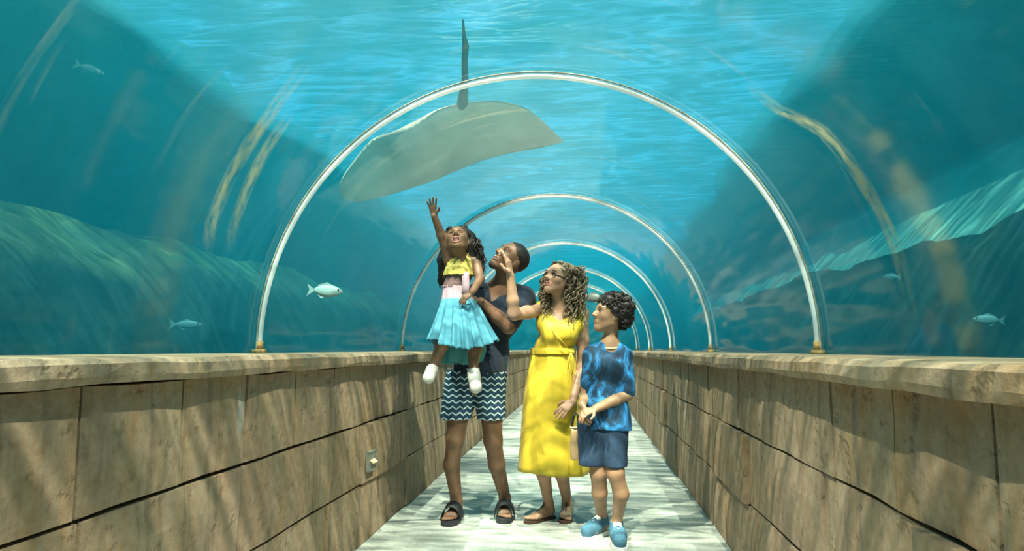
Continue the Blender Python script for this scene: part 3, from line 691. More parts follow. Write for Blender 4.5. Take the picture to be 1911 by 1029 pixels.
# ================= the man
def build_man():
    t = person(PZ(888, 965), 'man in navy shirt and zigzag shorts holding up the little girl')
    sd = Sdf(); H = Head(P(953, 485, 4.34), (-.54, -.58, .62), (.70, .10, .72), .245)
    H.add(sd, .4); a = H.at
    pel = P(889, 705, 4.42); bel = P(899, 650, 4.42); che = P(922, 588, 4.42); nk = P(934, 540, 4.42)
    sl = P(978, 556, 4.43); sr = P(888, 552, 4.43)
    sd.rc(nk, a(-.10, 0, -.25), .062, .058, .03); sd.rc(che, nk, .09, .05, .05)
    sd.el(pel, (.165, .115, .13), k=.05).el(bel, (.145, .105, .15), k=.06).el(che, (.16, .115, .17), k=.06)
    sd.rc(sr, nk, .062, .06, .05).rc(sl, nk, .062, .06, .05)
    el = P(948, 610, 4.27); wl = P(897, 564, 4.20)
    sd.chain([sl, (sl+el)/2, el], [.060, .052, .044], .03).chain([el, el*.6+wl*.4, wl], [.044, .043, .031], .02)
    hand(sd, wl, P(868, 550, 4.22)-wl, (0, .3, -1), (0, -1, .2), .18, .35)
    er = P(846, 628, 4.46); wr = P(880, 640, 4.30)
    sd.chain([sr, (sr+er)/2, er], [.058, .052, .044], .03).chain([er, wr], [.043, .031], .02)
    hand(sd, wr, P(905, 636, 4.24)-wr, (0, 0, 1), (0, -1, 0), .18, .3)
    feet = []
    for hipx, hip_y, knee, calf, toe, tv, inner in ((864, 712, (850, 818, 4.40), (843, 868, 4.45), (836, 975), (-.05, -1), 1), (914, 712, (920, 822, 4.40), (927, 868, 4.45), (941, 970), (.10, -1), -1)):
        hip = P(hipx, hip_y, 4.42); k = P(*knee); L = .262; tv = nrm([*tv, 0]); tp = PZ(*toe, .024)
        h, tt, ss, up = foot(sd, tp-tv*L, tv, L, .024); toes(sd, h, tt, ss, up, L, inner); an = ankle_of(h, tt, L)
        cf = P(*calf); feet.append((h, tt, ss, up, L, inner))
        sd.chain([hip, k], [.095, .058], .03).rc(k, cf, .056, .054, .03).rc(cf, an, .053, .037, .02).rc(an, h+tt*.13*L+up*.15*L, .036, .036, .02)
    sdf_obj('body', sd, .0046, M['skin_man'], t)
    H.features(t, M['lip_man'], .6, .35)
    hs = Sdf(); hs.el(a(-.045, 0, .135), np.array([.432, .337, .382])*H.s, H.R, k=.01)
    n_ = .78*H.F-.62*H.U; hs.cut(a(.03, 0, 0), n_); hs.cut(a(0, 0, -.22), -H.U)
    sdf_obj('hair', hs, .0046, M['black_hair'], t, .0006, 30)
    bs = Sdf()
    for l in (-1, 1): bs.rc(a(.02, l*.215, -.24), a(.25, l*.05, -.43), .074*H.s, .077*H.s, k=.03)
    bs.rc(a(.285, 0, -.43), a(.285, 0, -.42), .082*H.s, k=.03); bs.cut(a(0, 0, -.34), H.U*1.0-H.F*.45)
    sdf_obj('beard', bs, .0046, M['stubble'], t)
    # shirt
    sh = Sdf(); g = .016; lo_ = P(889, 690, 4.42)
    sh.el(che, (.16+g, .115+g, .17+g), k=.05).el(bel, (.152+g, .115+g, .16), k=.07).rc(sr, nk, .062+g, .056, .05).rc(sl, nk, .062+g, .056, .05)
    sh.rc(P(880, 672, 4.42), P(916, 672, 4.42), .118, k=.07).rc(P(880, 705, 4.42), P(896, 705, 4.42), .125, k=.07).rc(P(896, 705, 4.42), P(908, 712, 4.42), .125, k=.07)
    sv = sl*.18+el*.82; sh.rc(sl, sv, .072, .066, .03); sh.rc(sr, sr*.35+er*.65, .070, .064, .03)
    zh = P(900, 699, 4.42)[2]; sh.cut((0, 0, zh), (-.12, 0, -1)) if False else sh.cut((lo_[0], 0, zh), (0.10, 0, -1))
    sh.rc(nk, a(-.10, 0, -.28), .066, .062, .012, sub=True)
    v0 = P(917, 560, 4.42)
    sh.rc(v0+np.array([.005, -.125, -.03]), P(935, 525, 4.33), .012, .066, .01, sub=True)
    sdf_obj('shirt', sh, .0055, M['navy_shirt'], t, .0028, 7, 1.0)
    # shorts
    so = Sdf()
    for hx, kx, r0, r1 in ((866, 847, .120, .100), (913, 917, .118, .088)):
        so.rc(P(hx, 700, 4.42), P(kx, 795, 4.41), r0, r1, k=.012)
    so.cut((0, 0, P(880, 783, 4.41)[2]), (0, 0, -1)); so.cut((0, 0, P(880, 690, 4.41)[2]), (0, 0, 1))
    sdf_obj('shorts', so, .0055, M['chevron'], t, .002, 8, 2.0)
    for h, tt, ss, up, L, inner in feet:
        V, F = sole_mesh(h, tt, ss, L*1.06, .105, 0.0, .026, inner); s_ = mesh_obj('slide_sandal', V, F, M['black_rubber'], t, False)
        arc = [h+tt*(.60+.0*abs(c))*L+ss*.062*math.cos(a_)*1.0+up*(.0+.085*math.sin(a_)) for a_ in np.linspace(0, math.pi, 13) for c in (0,)]
        band(arc, tt+up*-.25, .085, .005).build('foot_strap', M['black_rubber'], s_)
    return t
# ================= the girl
def build_girl():
    Y = 4.16; t = thing('person', tuple(P(858, 640, Y)), 'laughing little girl in yellow top and blue skirt, carried with one arm raised', 'person')
    sd = Sdf(); H = Head(P(854, 450, Y-.05), (.03, -.80, .55), (-.10, .55, .80), .205); a = H.at
    H.add(sd, 1.0)
    nk = P(861, 482, Y); che = P(860, 505, Y); wa = P(849, 540, Y); hp = P(853, 585, Y)
    sr = P(839, 487, Y); sl = P(888, 489, Y)
    sd.rc(nk, a(-.10, 0, -.25), .040, .042, .02).el(che, (.083, .062, .095), k=.04).el(wa, (.072, .058, .09), k=.05).el(hp, (.09, .075, .09), k=.05)
    sd.rc(sr, nk, .034, .036, .03).rc(sl, nk, .034, .036, .03)
    er = P(824, 440, Y-.07); wr = P(810, 403, Y-.14)
    sd.chain([sr, er], [.036, .029], .02).chain([er, wr], [.029, .020], .015)
    hand(sd, wr, P(805, 372, Y-.18)-wr, (.1, -1, -.2), (1, 0, .1), .128, .06, .25)
    el = P(896, 522, Y-.06); wl = P(881, 546, Y-.17)
    sd.chain([sl, el], [.034, .028], .02).chain([el, wl], [.028, .020], .015)
    hand(sd, wl, P(868, 556, Y-.19)-wl, (0, .6, -.6), (-.6, -.6, 0), .12, .35)
    ft = []
    for hx, kn, an, tip in ((838, (833, 622, Y-.18), (808, 686, Y-.14), (800, 704, Y-.24)), (872, (887, 634, Y-.15), (883, 690, Y-.18), (888, 722, Y-.27))):
        h0 = P(hx, 590, Y); k_ = P(*kn); an = P(*an); tip = P(*tip); cf = k_*.68+an*.32
        sd.chain([h0, k_], [.062, .043], .03).rc(k_, cf, .042, .041, .02).rc(cf, an, .041, .026, .02).rc(an, an*.35+tip*.65, .027, .026, .015)
        ft.append((an, tip))
    sdf_obj('body', sd, .0040, M['skin_girl'], t)
    H.features(t, M['lip_child'], 1.0, 1.35, closed=True)
    tp = Sdf(); tp.el(P(861, 494, Y), (.088, .070, .075), k=.03).el(P(858, 505, Y), (.094, .076, .055), k=.03)
    tp.cut((0, 0, P(858, 511, Y)[2]), (0, 0, -1)); tp.cut((0, 0, P(858, 480, Y)[2]), (0, 0, 1))
    tp.rc(P(863, 478, Y-.08), P(863, 484, Y-.08), .035, .03, .01, sub=True)
    top = sdf_obj('halter_top', tp, .0045, M['yellow_top'], t, .0022, 22, .5)
    for s_, x in ((sr, 846), (sl, 878)):
        m = band([P(x, 488, Y-.075), P(x*.6+861*.4, 480, Y-.065), P(x*.35+861*.65+(-6 if x < 860 else 6), 474, Y-.03)], (1, 0, .3), .016, .004); m.build('shoulder_strap', M['yellow_top'], top)
    lathe('ruffle', [(860, 492, 25, Y), (858, 504, 28, Y), (857, 514, 30, Y)], M['yellow_top'], t, 72, 14, .01, .05, .82, jag=.006)
    lathe('waist_mesh', [(858, 512, 25, Y), (852, 526, 23, Y), (848, 538, 23.5, Y)], M['mauve'], t, 48, 6, .0, .01, .85)
    lathe('waist_sash', [(849, 534, 23, Y), (851, 548, 26, Y), (855, 568, 32, Y)], M['pink'], t, 72, 12, .01, .035, .85, .5)
    band([P(868, 508, Y-.075), P(869, 520, Y-.08), P(869, 534, Y-.085), P(868, 550, Y-.09)], (1, 0, 0), .045, .004).build('sash_tail', M['pink'], t)
    lathe('skirt', [(855, 560, 30, Y-.01), (858, 578, 37, Y-.04), (860, 602, 46, Y-.08), (862, 626, 55, Y-.10), (863, 640, 60, Y-.10)], M['sky_skirt'], t, 150, 15, .04, .12, 1.12, .9, wob=.028, jag=.02)
    lathe('under_skirt', [(862, 590, 34, Y+.06), (863, 625, 41, Y+.06), (862, 655, 43, Y+.06), (858, 674, 40, Y+.06)], M['aqua_skirt'], t, 80, 9, .02, .06, .8, .2, wob=.02, jag=.01)
    for an, tip in ft:
        d = nrm(tip-an); s_ = Sdf(); s_.rc(an+d*.012, tip, .036, .030, .02); sd2 = np.cross(d, (0, -1, 0)); s_.rc(an+d*.03-np.array([0, 0, .012]), tip-np.array([0, 0, .008]), .033, .031, .02)
        n_ = nrm(np.array([0, -.6, 1.])-d*np.dot([0, -.6, 1.], d)); s_.cut(an+d*.02, -d-n_*.1)
        o = sdf_obj('white_shoe', s_, .0045, M['white_shoe'], t)
        ring = [an-d*.004+np.array([math.cos(q)*.034, math.sin(q)*.034, .004*math.sin(q)]) for q in np.linspace(0, 6.283, 13)]
        m = MB(); m.tube(ring, .0065, 6); m.build('ankle_strap', M['white_shoe'], o)
    # long hair
    hs = Sdf(); hs.el(a(-.10, 0, .16), np.array([.43, .385, .40])*H.s, H.R, k=.02); hs.cut(a(.13, 0, .25), H.F*.9-H.U*.45)
    hs.chain([P(872, 448, Y), P(886, 478, Y+.03), P(893, 505, Y+.05)], [.058, .052, .035], .04).chain([P(840, 446, Y+.02), P(830, 485, Y+.07), P(825, 525, Y+.08)], [.045, .040, .028], .04)
    hs.chain([P(858, 455, Y+.08), P(858, 520, Y+.11)], [.07, .05], .04)
    hair = sdf_obj('hair', hs, .005, M['black_hair'], t, .002, 16)
    rg = np.random.default_rng(5); paths = []
    for i in range(84):
        if i % 2: e = P(rg.uniform(886, 909), rg.uniform(488, 522), Y+rg.uniform(-.02, .08)); md = P(rg.uniform(878, 899), rg.uniform(448, 472), Y+rg.uniform(-.05, .06))
        else: e = P(rg.uniform(818, 834), rg.uniform(495, 540), Y+rg.uniform(.02, .1)); md = P(rg.uniform(828, 838), rg.uniform(455, 475), Y+rg.uniform(.02, .06))
        paths.append([a(rg.uniform(-.2, .2), rg.uniform(.0, .3) if i % 2 else rg.uniform(-.3, 0), .48), a(rg.uniform(-.1, .12), .36 if i % 2 else -.36, rg.uniform(.15, .32)), md, e])
    strands('curls', paths, M['black_hair'], hair, .008, 6, .0055)
    return t
# ================= the woman
def build_woman():
    Y = 4.42; t = person(PZ(1030, 965), 'woman with curly brown hair in a long yellow wrap dress')
    sd = Sdf(); H = Head(P(1040, 522, Y-.06), (-.60, -.74, .30), (.22, .10, .95), .215); a = H.at; H.add(sd, .25)
    nk = P(1046, 574, Y); che = P(1045, 615, Y); wa = P(1032, 655, Y); hp = P(1031, 705, Y)
    sr = P(1008, 580, Y); sl = P(1086, 586, Y)
    sd.rc(nk, a(-.10, 0, -.25), .048, .048, .025).rc(che, nk, .07, .045, .05).el(che, (.125, .092, .13), k=.05).el(wa, (.115, .085, .12), k=.06).el(hp, (.14, .085, .14), k=.06)
    for x in (1030, 1062): sd.el(P(x, 620, Y-.075), (.055, .050, .058), k=.04)
    sd.rc(sr, nk, .044, .045, .04).rc(sl, nk, .044, .045, .04)
    er = P(959, 587, Y-.27); wr = P(953, 515, Y-.31)
    sd.chain([sr, (sr+er)/2, er], [.044, .041, .036], .025).chain([er, er*.65+wr*.35, wr], [.036, .035, .025], .02)
    hand(sd, wr, P(946, 474, Y-.33)-wr, (-.9, .2, .1), (.1, -1, .2), .195, .38, .12, 1.0, (.15, .35, .45, .5))
    el = P(1088, 682, Y); wl = P(1069, 750, Y-.13)
    sd.chain([sl, (sl+el)/2, el], [.044, .040, .035], .025).chain([el, el*.65+wl*.35, wl], [.035, .034, .025], .02)
    hand(sd, wl, P(1046, 770, Y-.19)-wl, (-.2, .7, -.6), (-.5, -.7, .0), .17, .35)
    feet = []
    for hx, kn, cf, heel, toe, inner in ((1015, (1016, 835, Y+.0), (1015, 885, Y+.02), (1034, 961), (984, 973), 1), (1046, (1046, 835, Y+.02), (1049, 885, Y+.04), None, (1054, 973), -1)):
        tp = PZ(*toe, .016); L = .235
        tv = nrm(tp-PZ(*heel, .016)) if heel else nrm([-.05, -1, 0]); h, tt, ss, up = foot(sd, tp-tv*L, tv, L, .016); toes(sd, h, tt, ss, up, L, inner); an = ankle_of(h, tt, L)
        k_ = P(*kn); c_ = P(*cf)
        sd.chain([P(hx, 715, Y), k_], [.085, .050], .03).rc(k_, c_, .049, .046, .03).rc(c_, an, .045, .030, .02).rc(an, h+tt*.13*L+up*.15*L, .030, .030, .02); feet.append((h, tt, ss, up, L, inner, an))
    sdf_obj('body', sd, .0046, M['skin_woman'], t)
    H.features(t, M['lip_woman'], 1.0, .35)
    # bodice
    g = .008; b = Sdf(); b.el(che, (.125+g, .092+g, .13+g), k=.05).el(wa, (.118+g, .088+g, .12), k=.06)
    for x in (1030, 1062): b.el(P(x, 621, Y-.078), (.062, .056, .064), k=.045)
    for s_, x in ((sr, 1012), (sl, 1080)):
        b.rc(P(x, 574, Y), P(x*.9+1045*.1, 606, Y-.05), .036, .05, .04); b.rc(P(x, 574, Y), P(x*.9+1045*.1, 606, Y+.05), .036, .045, .04)
    b.cut((0, 0, P(1030, 658, Y)[2]), (0, 0, -1))
    b.rc(P(1046, 556, Y), P(1046, 586, Y-.02), .058, .056, .02, sub=True); b.rc(P(1042, 612, Y-.16), P(1047, 578, Y-.10), .010, .062, .012, sub=True)
    sdf_obj('bodice', b, .005, M['yellow'], t, .0022, 8, 1.4)
    m = MB()
    for k_ in range(3): m.tube([P(1030+k_*3, 612+k_*2, Y-.138), P(1038+k_*4, 628+k_*3, Y-.146), P(1050+k_*4, 648, Y-.125)], .0035, 6)
    m.build('wrap_fold', M['yellow'], t)
    lathe('skirt', [(1032, 650, 38.5, Y), (1031, 668, 42, Y), (1030, 700, 47, Y), (1028, 750, 51, Y), (1029, 800, 55, Y), (1032, 845, 61, Y), (1034, 881, 65, Y)], M['yellow'], t, 120, 7, .012, .045, .66, .4, wob=.008)
    lathe('waist_tie', [(1032, 650, 41, Y), (1032, 655, 42, Y), (1032, 661, 42, Y)], M['yellow'], t, 60, 5, .0, .012, .74)
    m = MB(); m.ball(P(1066, 657, Y-.11), (.022, .016, .014)); m.tube([P(1066, 657, Y-.115), P(1070, 675, Y-.13), P(1068, 700, Y-.135)], [.008, .011, .009], 6, flat=.5); m.tube([P(1066, 657, Y-.115), P(1061, 672, Y-.13), P(1060, 690, Y-.135)], [.008, .010, .008], 6, flat=.5); m.build('tie_knot', M['yellow'], t)
    for h, tt, ss, up, L, inner, an in feet:
        V, F = sole_mesh(h, tt, ss, L*1.05, .085, 0.0, .016, inner); s_ = mesh_obj('thong_sandal', V, F, M['brown_strap'], t, False)
        q = h+tt*.80*L+ss*inner*.03*L+up*.04*L; mid = h+tt*.50*L+up*.245*L; m = MB(); m.tube([q, h+tt*.68*L+up*.175*L, mid, h+tt*.33*L+up*.36*L], .0045, 6); m.build('foot_strap', M['brown_strap'], s_)
        ring = [h+tt*.17*L+up*.34*L+tt*.145*L*math.cos(x)+ss*.135*L*math.sin(x)+up*.05*L*math.cos(x) for x in np.linspace(0, 6.283, 17)]; m = MB(); m.tube(ring, .0045, 6); m.build('ankle_strap', M['brown_strap'], s_)
    # glasses
    m = MB()
    for l in (-1, 1): m.tube([a(.40-.03*abs(l), l*.15+.095*math.cos(x), .005+.075*math.sin(x)) for x in np.linspace(0, 6.283, 15)], .0028, 6)
    m.tube([a(.385, l*.05, .02) for l in (-1, 1)], .0028, 6)
    for l in (-1, 1): m.tube([a(.36, l*.24, .02), a(.15, l*.335, .03), a(-.05, l*.35, .03)], .0028, 6)
    gl = m.build('glasses', M['lash'], t)
    # hair
    hs = Sdf(); hs.el(a(-.12, .03, .16), np.array([.45, .40, .42])*H.s, H.R, k=.02); hs.cut(a(.24, 0, .30), H.F*.85-H.U*.5)
    hs.chain([P(1062, 512, Y), P(1072, 545, Y+.01), P(1073, 585, Y-.02)], [.065, .062, .04], .04).chain([P(1052, 530, Y+.08), P(1048, 575, Y+.1)], [.08, .06], .04).chain([P(1022, 530, Y+.03), P(1016, 565, Y+.03)], [.035, .025], .03)
    hair = sdf_obj('hair', hs, .0055, M['brown_hair'], t, .003, 14)
    rg = np.random.default_rng(11); paths = []
    for i in range(230):
        if i % 3 < 2:
            e = P(rg.uniform(1052, 1094), rg.uniform(550, 617), Y+rg.uniform(-.17, .06)); md = P(rg.uniform(1058, 1095), rg.uniform(500, 548), Y+rg.uniform(-.15, .06)); sd_ = rg.uniform(.05, .34)
        else:
            e = P(rg.uniform(1006, 1030), rg.uniform(555, 600), Y+rg.uniform(-.13, .06)); md = P(rg.uniform(1010, 1024), rg.uniform(518, 545), Y+rg.uniform(-.04, .06)); sd_ = -rg.uniform(.05, .3)
        paths.append([a(rg.uniform(-.25, .26), sd_*.6, .50), a(rg.uniform(-.2, .12), sd_*1.2, rg.uniform(.25, .42)), md, e])
    strands('curls', paths, M['brown_hair'], hair, .015, 6.5, .0058, steps=48)
    return t
# ================= the boy
def build_boy():
    Y = 4.0; t = person(PZ(1138, 1000), 'boy in blue tie-dye shirt and navy shorts looking up to the left')
    sd = Sdf(); H = Head(P(1139, 588, Y-.02), (-.93, -.30, .22), (.22, .03, .97), .215); a = H.at; H.add(sd)
    nk = P(1138, 645, Y); che = P(1135, 690, Y); bl = P(1130, 745, Y); pl = P(1125, 795, Y)
    sr = P(1104, 662, Y); sl = P(1163, 665, Y)
    sd.rc(nk, a(-.10, 0, -.22), .040, .042, .02).rc(che, nk, .06, .04, .04).el(che, (.105, .08, .12), k=.05).el(bl, (.10, .08, .12), k=.05).el(pl, (.115, .09, .09), k=.05)
    sd.rc(sr, nk, .038, .038, .04).rc(sl, nk, .038, .038, .04)
    el = P(1170, 737, Y-.03); wl = P(1112, 763, Y-.16)
    sd.chain([sl, el], [.040, .034], .02).chain([el, el*.6+wl*.4, wl], [.034, .032, .023], .015)
    hand(sd, wl, P(1088, 772, Y-.19)-wl, (0, .4, -.8), (-.3, -.8, .3), .145, .45)
    er = P(1094, 738, Y+.02); wr = P(1086, 756, Y-.14)
    sd.chain([sr, er], [.038, .033], .02).chain([er, wr], [.033, .023], .015)
    hand(sd, wr, P(1088, 786, Y-.17)-wr, (.6, .6, 0), (.3, -.8, .2), .14, .45)
    sh_ = []
    for hx, kn, cf, heel, toe, L in ((1107, (1117, 884, Y-.02), (1119, 920, Y+.02), (1135, 988), (1088, 1006), .245), (1146, (1149, 884, Y-.07), (1159, 922, Y-.05), None, (1159, 1027), .25)):
        tp = PZ(*toe, .02); tv = nrm(tp-PZ(*heel, .02)) if heel else nrm([.06, -1, 0])
        h, tt, ss, up = foot(sd, tp-tv*L, tv, L*.93, .03); an = ankle_of(h, tt, L); k_ = P(*kn); c_ = P(*cf)
        sd.chain([P(hx, 800, Y), k_], [.075, .046], .03).rc(k_, c_, .046, .043, .02).rc(c_, an, .042, .029, .02).rc(an, h+tt*.13*L+up*.15*L, .030, .03, .02); sh_.append((h, tt, ss, up, L))
    sdf_obj('body', sd, .0044, M['skin_boy'], t)
    H.features(t, M['lip_child'], .2)
    s = Sdf(); g = .014
    s.el(che, (.108+g, .085+g, .12+g), k=.05).el(bl, (.112+g, .09+g, .13), k=.06).rc(P(1116, 778, Y), P(1142, 778, Y), .095, k=.06).rc(P(1112, 800, Y), P(1146, 800, Y), .10, k=.05)
    s.rc(sr, nk, .050, .045, .04).rc(sl, nk, .050, .045, .04)
    s.rc(sl, sl*.10+el*.90, .050, .050, .018).rc(sr, sr*.3+er*.7, .046, .046, .018)
    s.cut((0, 0, P(1130, 794, Y)[2]), (-.05, 0, -1)); s.cut(sl*.1+el*.9, el-sl+np.array([0, 0, -.02])) if False else None
    s.rc(nk+np.array([0, -.01, -.012]), a(-.10, 0, -.3), .052, .046, .012, sub=True)
    sdf_obj('tshirt', s, .005, M['tiedye'], t, .003, 8, 3.0)
    ring = [nk+np.array([.053*math.cos(x), .050*math.sin(x)-.012, -.006+.012*math.sin(x)]) for x in np.linspace(0, 6.283, 21)]
    m = MB(); m.tube(ring, .0055, 6); m.build('collar', M['pale_collar'], t)
    so = Sdf()
    for hx, kx, r0, r1 in ((1107, 1104, .092, .072), (1144, 1148, .092, .066)): so.rc(P(hx, 795, Y), P(kx, 880, Y-(.02 if kx < 1120 else .06)), r0, r1, k=.006)
    so.rc(P(1110, 796, Y), P(1141, 796, Y), .092, k=.03)
    so.cut((0, 0, P(1125, 868, Y)[2]), (0, 0, -1)); so.cut((0, 0, P(1125, 786, Y)[2]), (0, 0, 1))
    sdf_obj('shorts', so, .005, M['navy_shorts'], t, .0025, 8, 5.0)
    for h, tt, ss, up, L in sh_:
        u = Sdf(); u.rc(h+tt*.13*L+up*.15*L, h+tt*.5*L+up*.15*L, .150*L, .165*L, .03).rc(h+tt*.5*L+up*.12*L, h+tt*.83*L+up*.10*L, .17*L, .150*L, .03).rc(h+tt*.15*L+up*.2*L, h+tt*.17*L+up*.34*L, .15*L, .15*L, .02)
        u.cut((0, 0, .02), (0, 0, -1)); u.cut(h+tt*.17*L+up*.38*L, up+tt*.25)
        o = sdf_obj('sneaker', u, .0045, M['canvas_blue'], t)
        V, F = sole_mesh(h, tt, ss, L, .084, 0.0, .027, 1, 1.02); mesh_obj('rubber_sole', V, F, M['white_rubber'], o, False)
        m = MB(); m.rc = None
        m.ball(h+tt*.36*L+up*.31*L, np.array([.16, .10, .035])*L, np.stack([nrm(tt-up*.75), ss, nrm(up+tt*.75)], 1)); m.build('tongue', M['white_rubber'], o)
        m = MB()
        for q in range(4):
            f_ = .42+.085*q; z_ = .335-.055*q
            m.tube([h+tt*f_*L+ss*.10*L+up*(z_-.04)*L, h+tt*(f_+.03)*L+up*(z_+.01)*L, h+tt*(f_+.05)*L-ss*.10*L+up*(z_-.05)*L], .0032, 6); m.tube([h+tt*f_*L-ss*.10*L+up*(z_-.04)*L, h+tt*(f_+.03)*L+up*(z_+.01)*L, h+tt*(f_+.05)*L+ss*.10*L+up*(z_-.05)*L], .0032, 6)
        m.build('laces', M['white_rubber'], o)
    hs = Sdf(); hs.el(a(-.10, 0, .20), np.array([.46, .42, .40])*H.s, H.R, k=.02).el(a(-.28, 0, .0), np.array([.30, .36, .30])*H.s, H.R, k=.04); hs.cut(a(.30, 0, .22), H.F*.9-H.U*.40); hs.cut(a(-.02, 0, -.02), H.F*.75-H.U*.9)
    for _q in range(26): _d = nrm(np.array([RNG.normal()-.3, RNG.normal(), RNG.normal()+.4])); hs.el(a(*(np.array([-.12, 0, .20])+_d*np.array([.44, .41, .40]))), (.022, .022, .022), k=.02)
    hair = sdf_obj('hair', hs, .005, M['black_hair'], t, .003, 16)
    rg = np.random.default_rng(3); m = MB()
    for i in range(520):
        d = nrm(rg.normal(size=3)); c = np.array([-.10, 0, .20])+d*np.array([.46, .42, .40])*1.0
        if i % 3 == 0: c = np.array([-.28, 0, 0])+d*np.array([.30, .36, .30])
        if c[0]*.9-c[2]*.40 > .30*.9-.22*.40+.02 or c[0]*.75-c[2]*.9 > .02: continue
        p = a(*c); r_ = rg.uniform(.008, .013); u1 = nrm(rg.normal(size=3)); u2 = nrm(np.cross(u1, d)); q = np.linspace(0, 9.4, 13)
        out = nrm(p-H.c)
        m.tube([p+out*.010*(k/12.)+r_*(u1*math.cos(x)+u2*math.sin(x)) for k, x in enumerate(q)], .0045, 5)
    m.build('curls', M['black_hair'], hair)
    return t
build_man(); build_girl(); build_woman(); build_boy()

# bag hanging from the woman's hand side, between skirt and boy
def build_bag():
    Y = 4.18; t = thing('bag', tuple(P(1073, 858, Y)), 'small tan pouch bag with black handle hanging between dress and boy', 'bag')
    rows = [(1073, 797, 6.5, Y), (1073, 806, 7.5, Y), (1072, 830, 8.5, Y), (1073, 856, 8.0, Y), (1073, 859, 5, Y)]
    V = []; n = 16
    for px, py, hw, Yy in rows:
        c = P(px, py, Yy); R = hw*Y/FPX
        V += [(c[0]+R*math.copysign(abs(math.cos(x))**.6, math.cos(x)), c[1]+R*.8*math.copysign(abs(math.sin(x))**.6, math.sin(x)), c[2]) for x in np.linspace(0, 6.283, n, endpoint=False)]
    F = [(i*n+j, (i+1)*n+j, (i+1)*n+(j+1) % n, i*n+(j+1) % n) for i in range(len(rows)-1) for j in range(n)]+[list(range(n)), list(range((len(rows)-1)*n, len(rows)*n))[::-1]]
    mesh_obj('pouch', V, F, M['tan_leather'], t)
    c = P(1073, 798, Y); m = MB(); m.tube([c+np.array([.026*math.cos(x), .021*math.sin(x), 0]) for x in np.linspace(0, 6.283, 13)], .005, 6); m.build('rim', M['pale_collar'], t)
    m = MB(); m.tube([P(1067, 797, Y), P(1070, 778, Y), P(1075, 771, Y), P(1079, 778, Y), P(1079, 797, Y)], .008, 8); m.build('handle', M['black_rubber'], t)
build_bag()

# ------------------------------------------------------------------ stingray gliding over the tunnel
def build_ray():
    front = [(632, 355, 4.85), (640, 372, 4.92), (665, 379, 5.0), (717, 367, 5.1), (767, 352, 5.25), (802, 340, 5.35), (849, 321, 5.45), (896, 301, 5.45), (950, 286, 5.35), (1008, 276, 5.2), (1051, 266, 5.05)]
    rear = [(632, 352, 4.83), (640, 328, 4.75), (658, 303, 4.7), (693, 258, 4.6), (728, 248, 4.55), (775, 229, 4.48), (818, 202, 4.42), (868, 191, 4.40), (930, 187, 4.45), (989, 202, 4.6), (1051, 263, 5.03)]
    t = thing('stingray', tuple(P(850, 270, 4.9)), 'large grey-tan stingray gliding overhead with its thin tail pointing up', 'stingray')
    fr = np.array([P(*q) for q in front]); re_ = np.array([P(*q) for q in rear]); m = 41; n = 17
    s0 = np.linspace(0, 1, len(fr)); s1 = np.linspace(0, 1, m)
    def sm(A):
        B = np.stack([np.interp(s1, s0, A[:, i]) for i in range(3)], 1)
        for _ in range(2): B[1:-1] = (B[:-2]+2*B[1:-1]+B[2:])/4
        return B
    fr, re_ = sm(fr), sm(re_); V = []
    for side in (1, -1):
        for i in range(m):
            for j in range(n):
                v = j/(n-1); p = fr[i]*(1-v)+re_[i]*v
                th = (.02+.13*math.exp(-((s1[i]-.52)/.16)**2))*math.sin(math.pi*v)**.6*min(1, 9*s1[i]*(1-s1[i]))
                V.append(p+np.array([0, 0, th*(.85 if side > 0 else -.6)]))
    F = []; N = m*n
    for i in range(m-1):
        for j in range(n-1):
            q = (i*n+j, (i+1)*n+j, (i+1)*n+j+1, i*n+j+1); F.append(q[::-1]); F.append(tuple(N+k for k in q))
    for i in range(m-1):
        F.append((i*n, (i+1)*n, N+(i+1)*n, N+i*n)); F.append((i*n+n-1, N+i*n+n-1, N+(i+1)*n+n-1, (i+1)*n+n-1))
    mesh_obj('body', V, F, M['ray'], t)
    mb = MB(); mb.tube([P(857, 212, 4.62), P(863, 192, 4.42), P(868, 150, 4.1), P(867, 110, 3.9), P(869, 85, 3.8), P(866, 66, 3.72), P(864, 36, 3.6)], [.020, .040, .022, .019, .021, .010, .006], 10); mb.build('tail', M['ray_dark'], t)
    for d in (-1, 1):
        c = P(862+d*24, 207-d*4, 4.55)-np.array([0, 0, .012]); mb = MB(); mb.ball(c, (.075, .11, .022), n=12, m=8); mb.build('pelvic_fin', M['ray'], t)
build_ray()

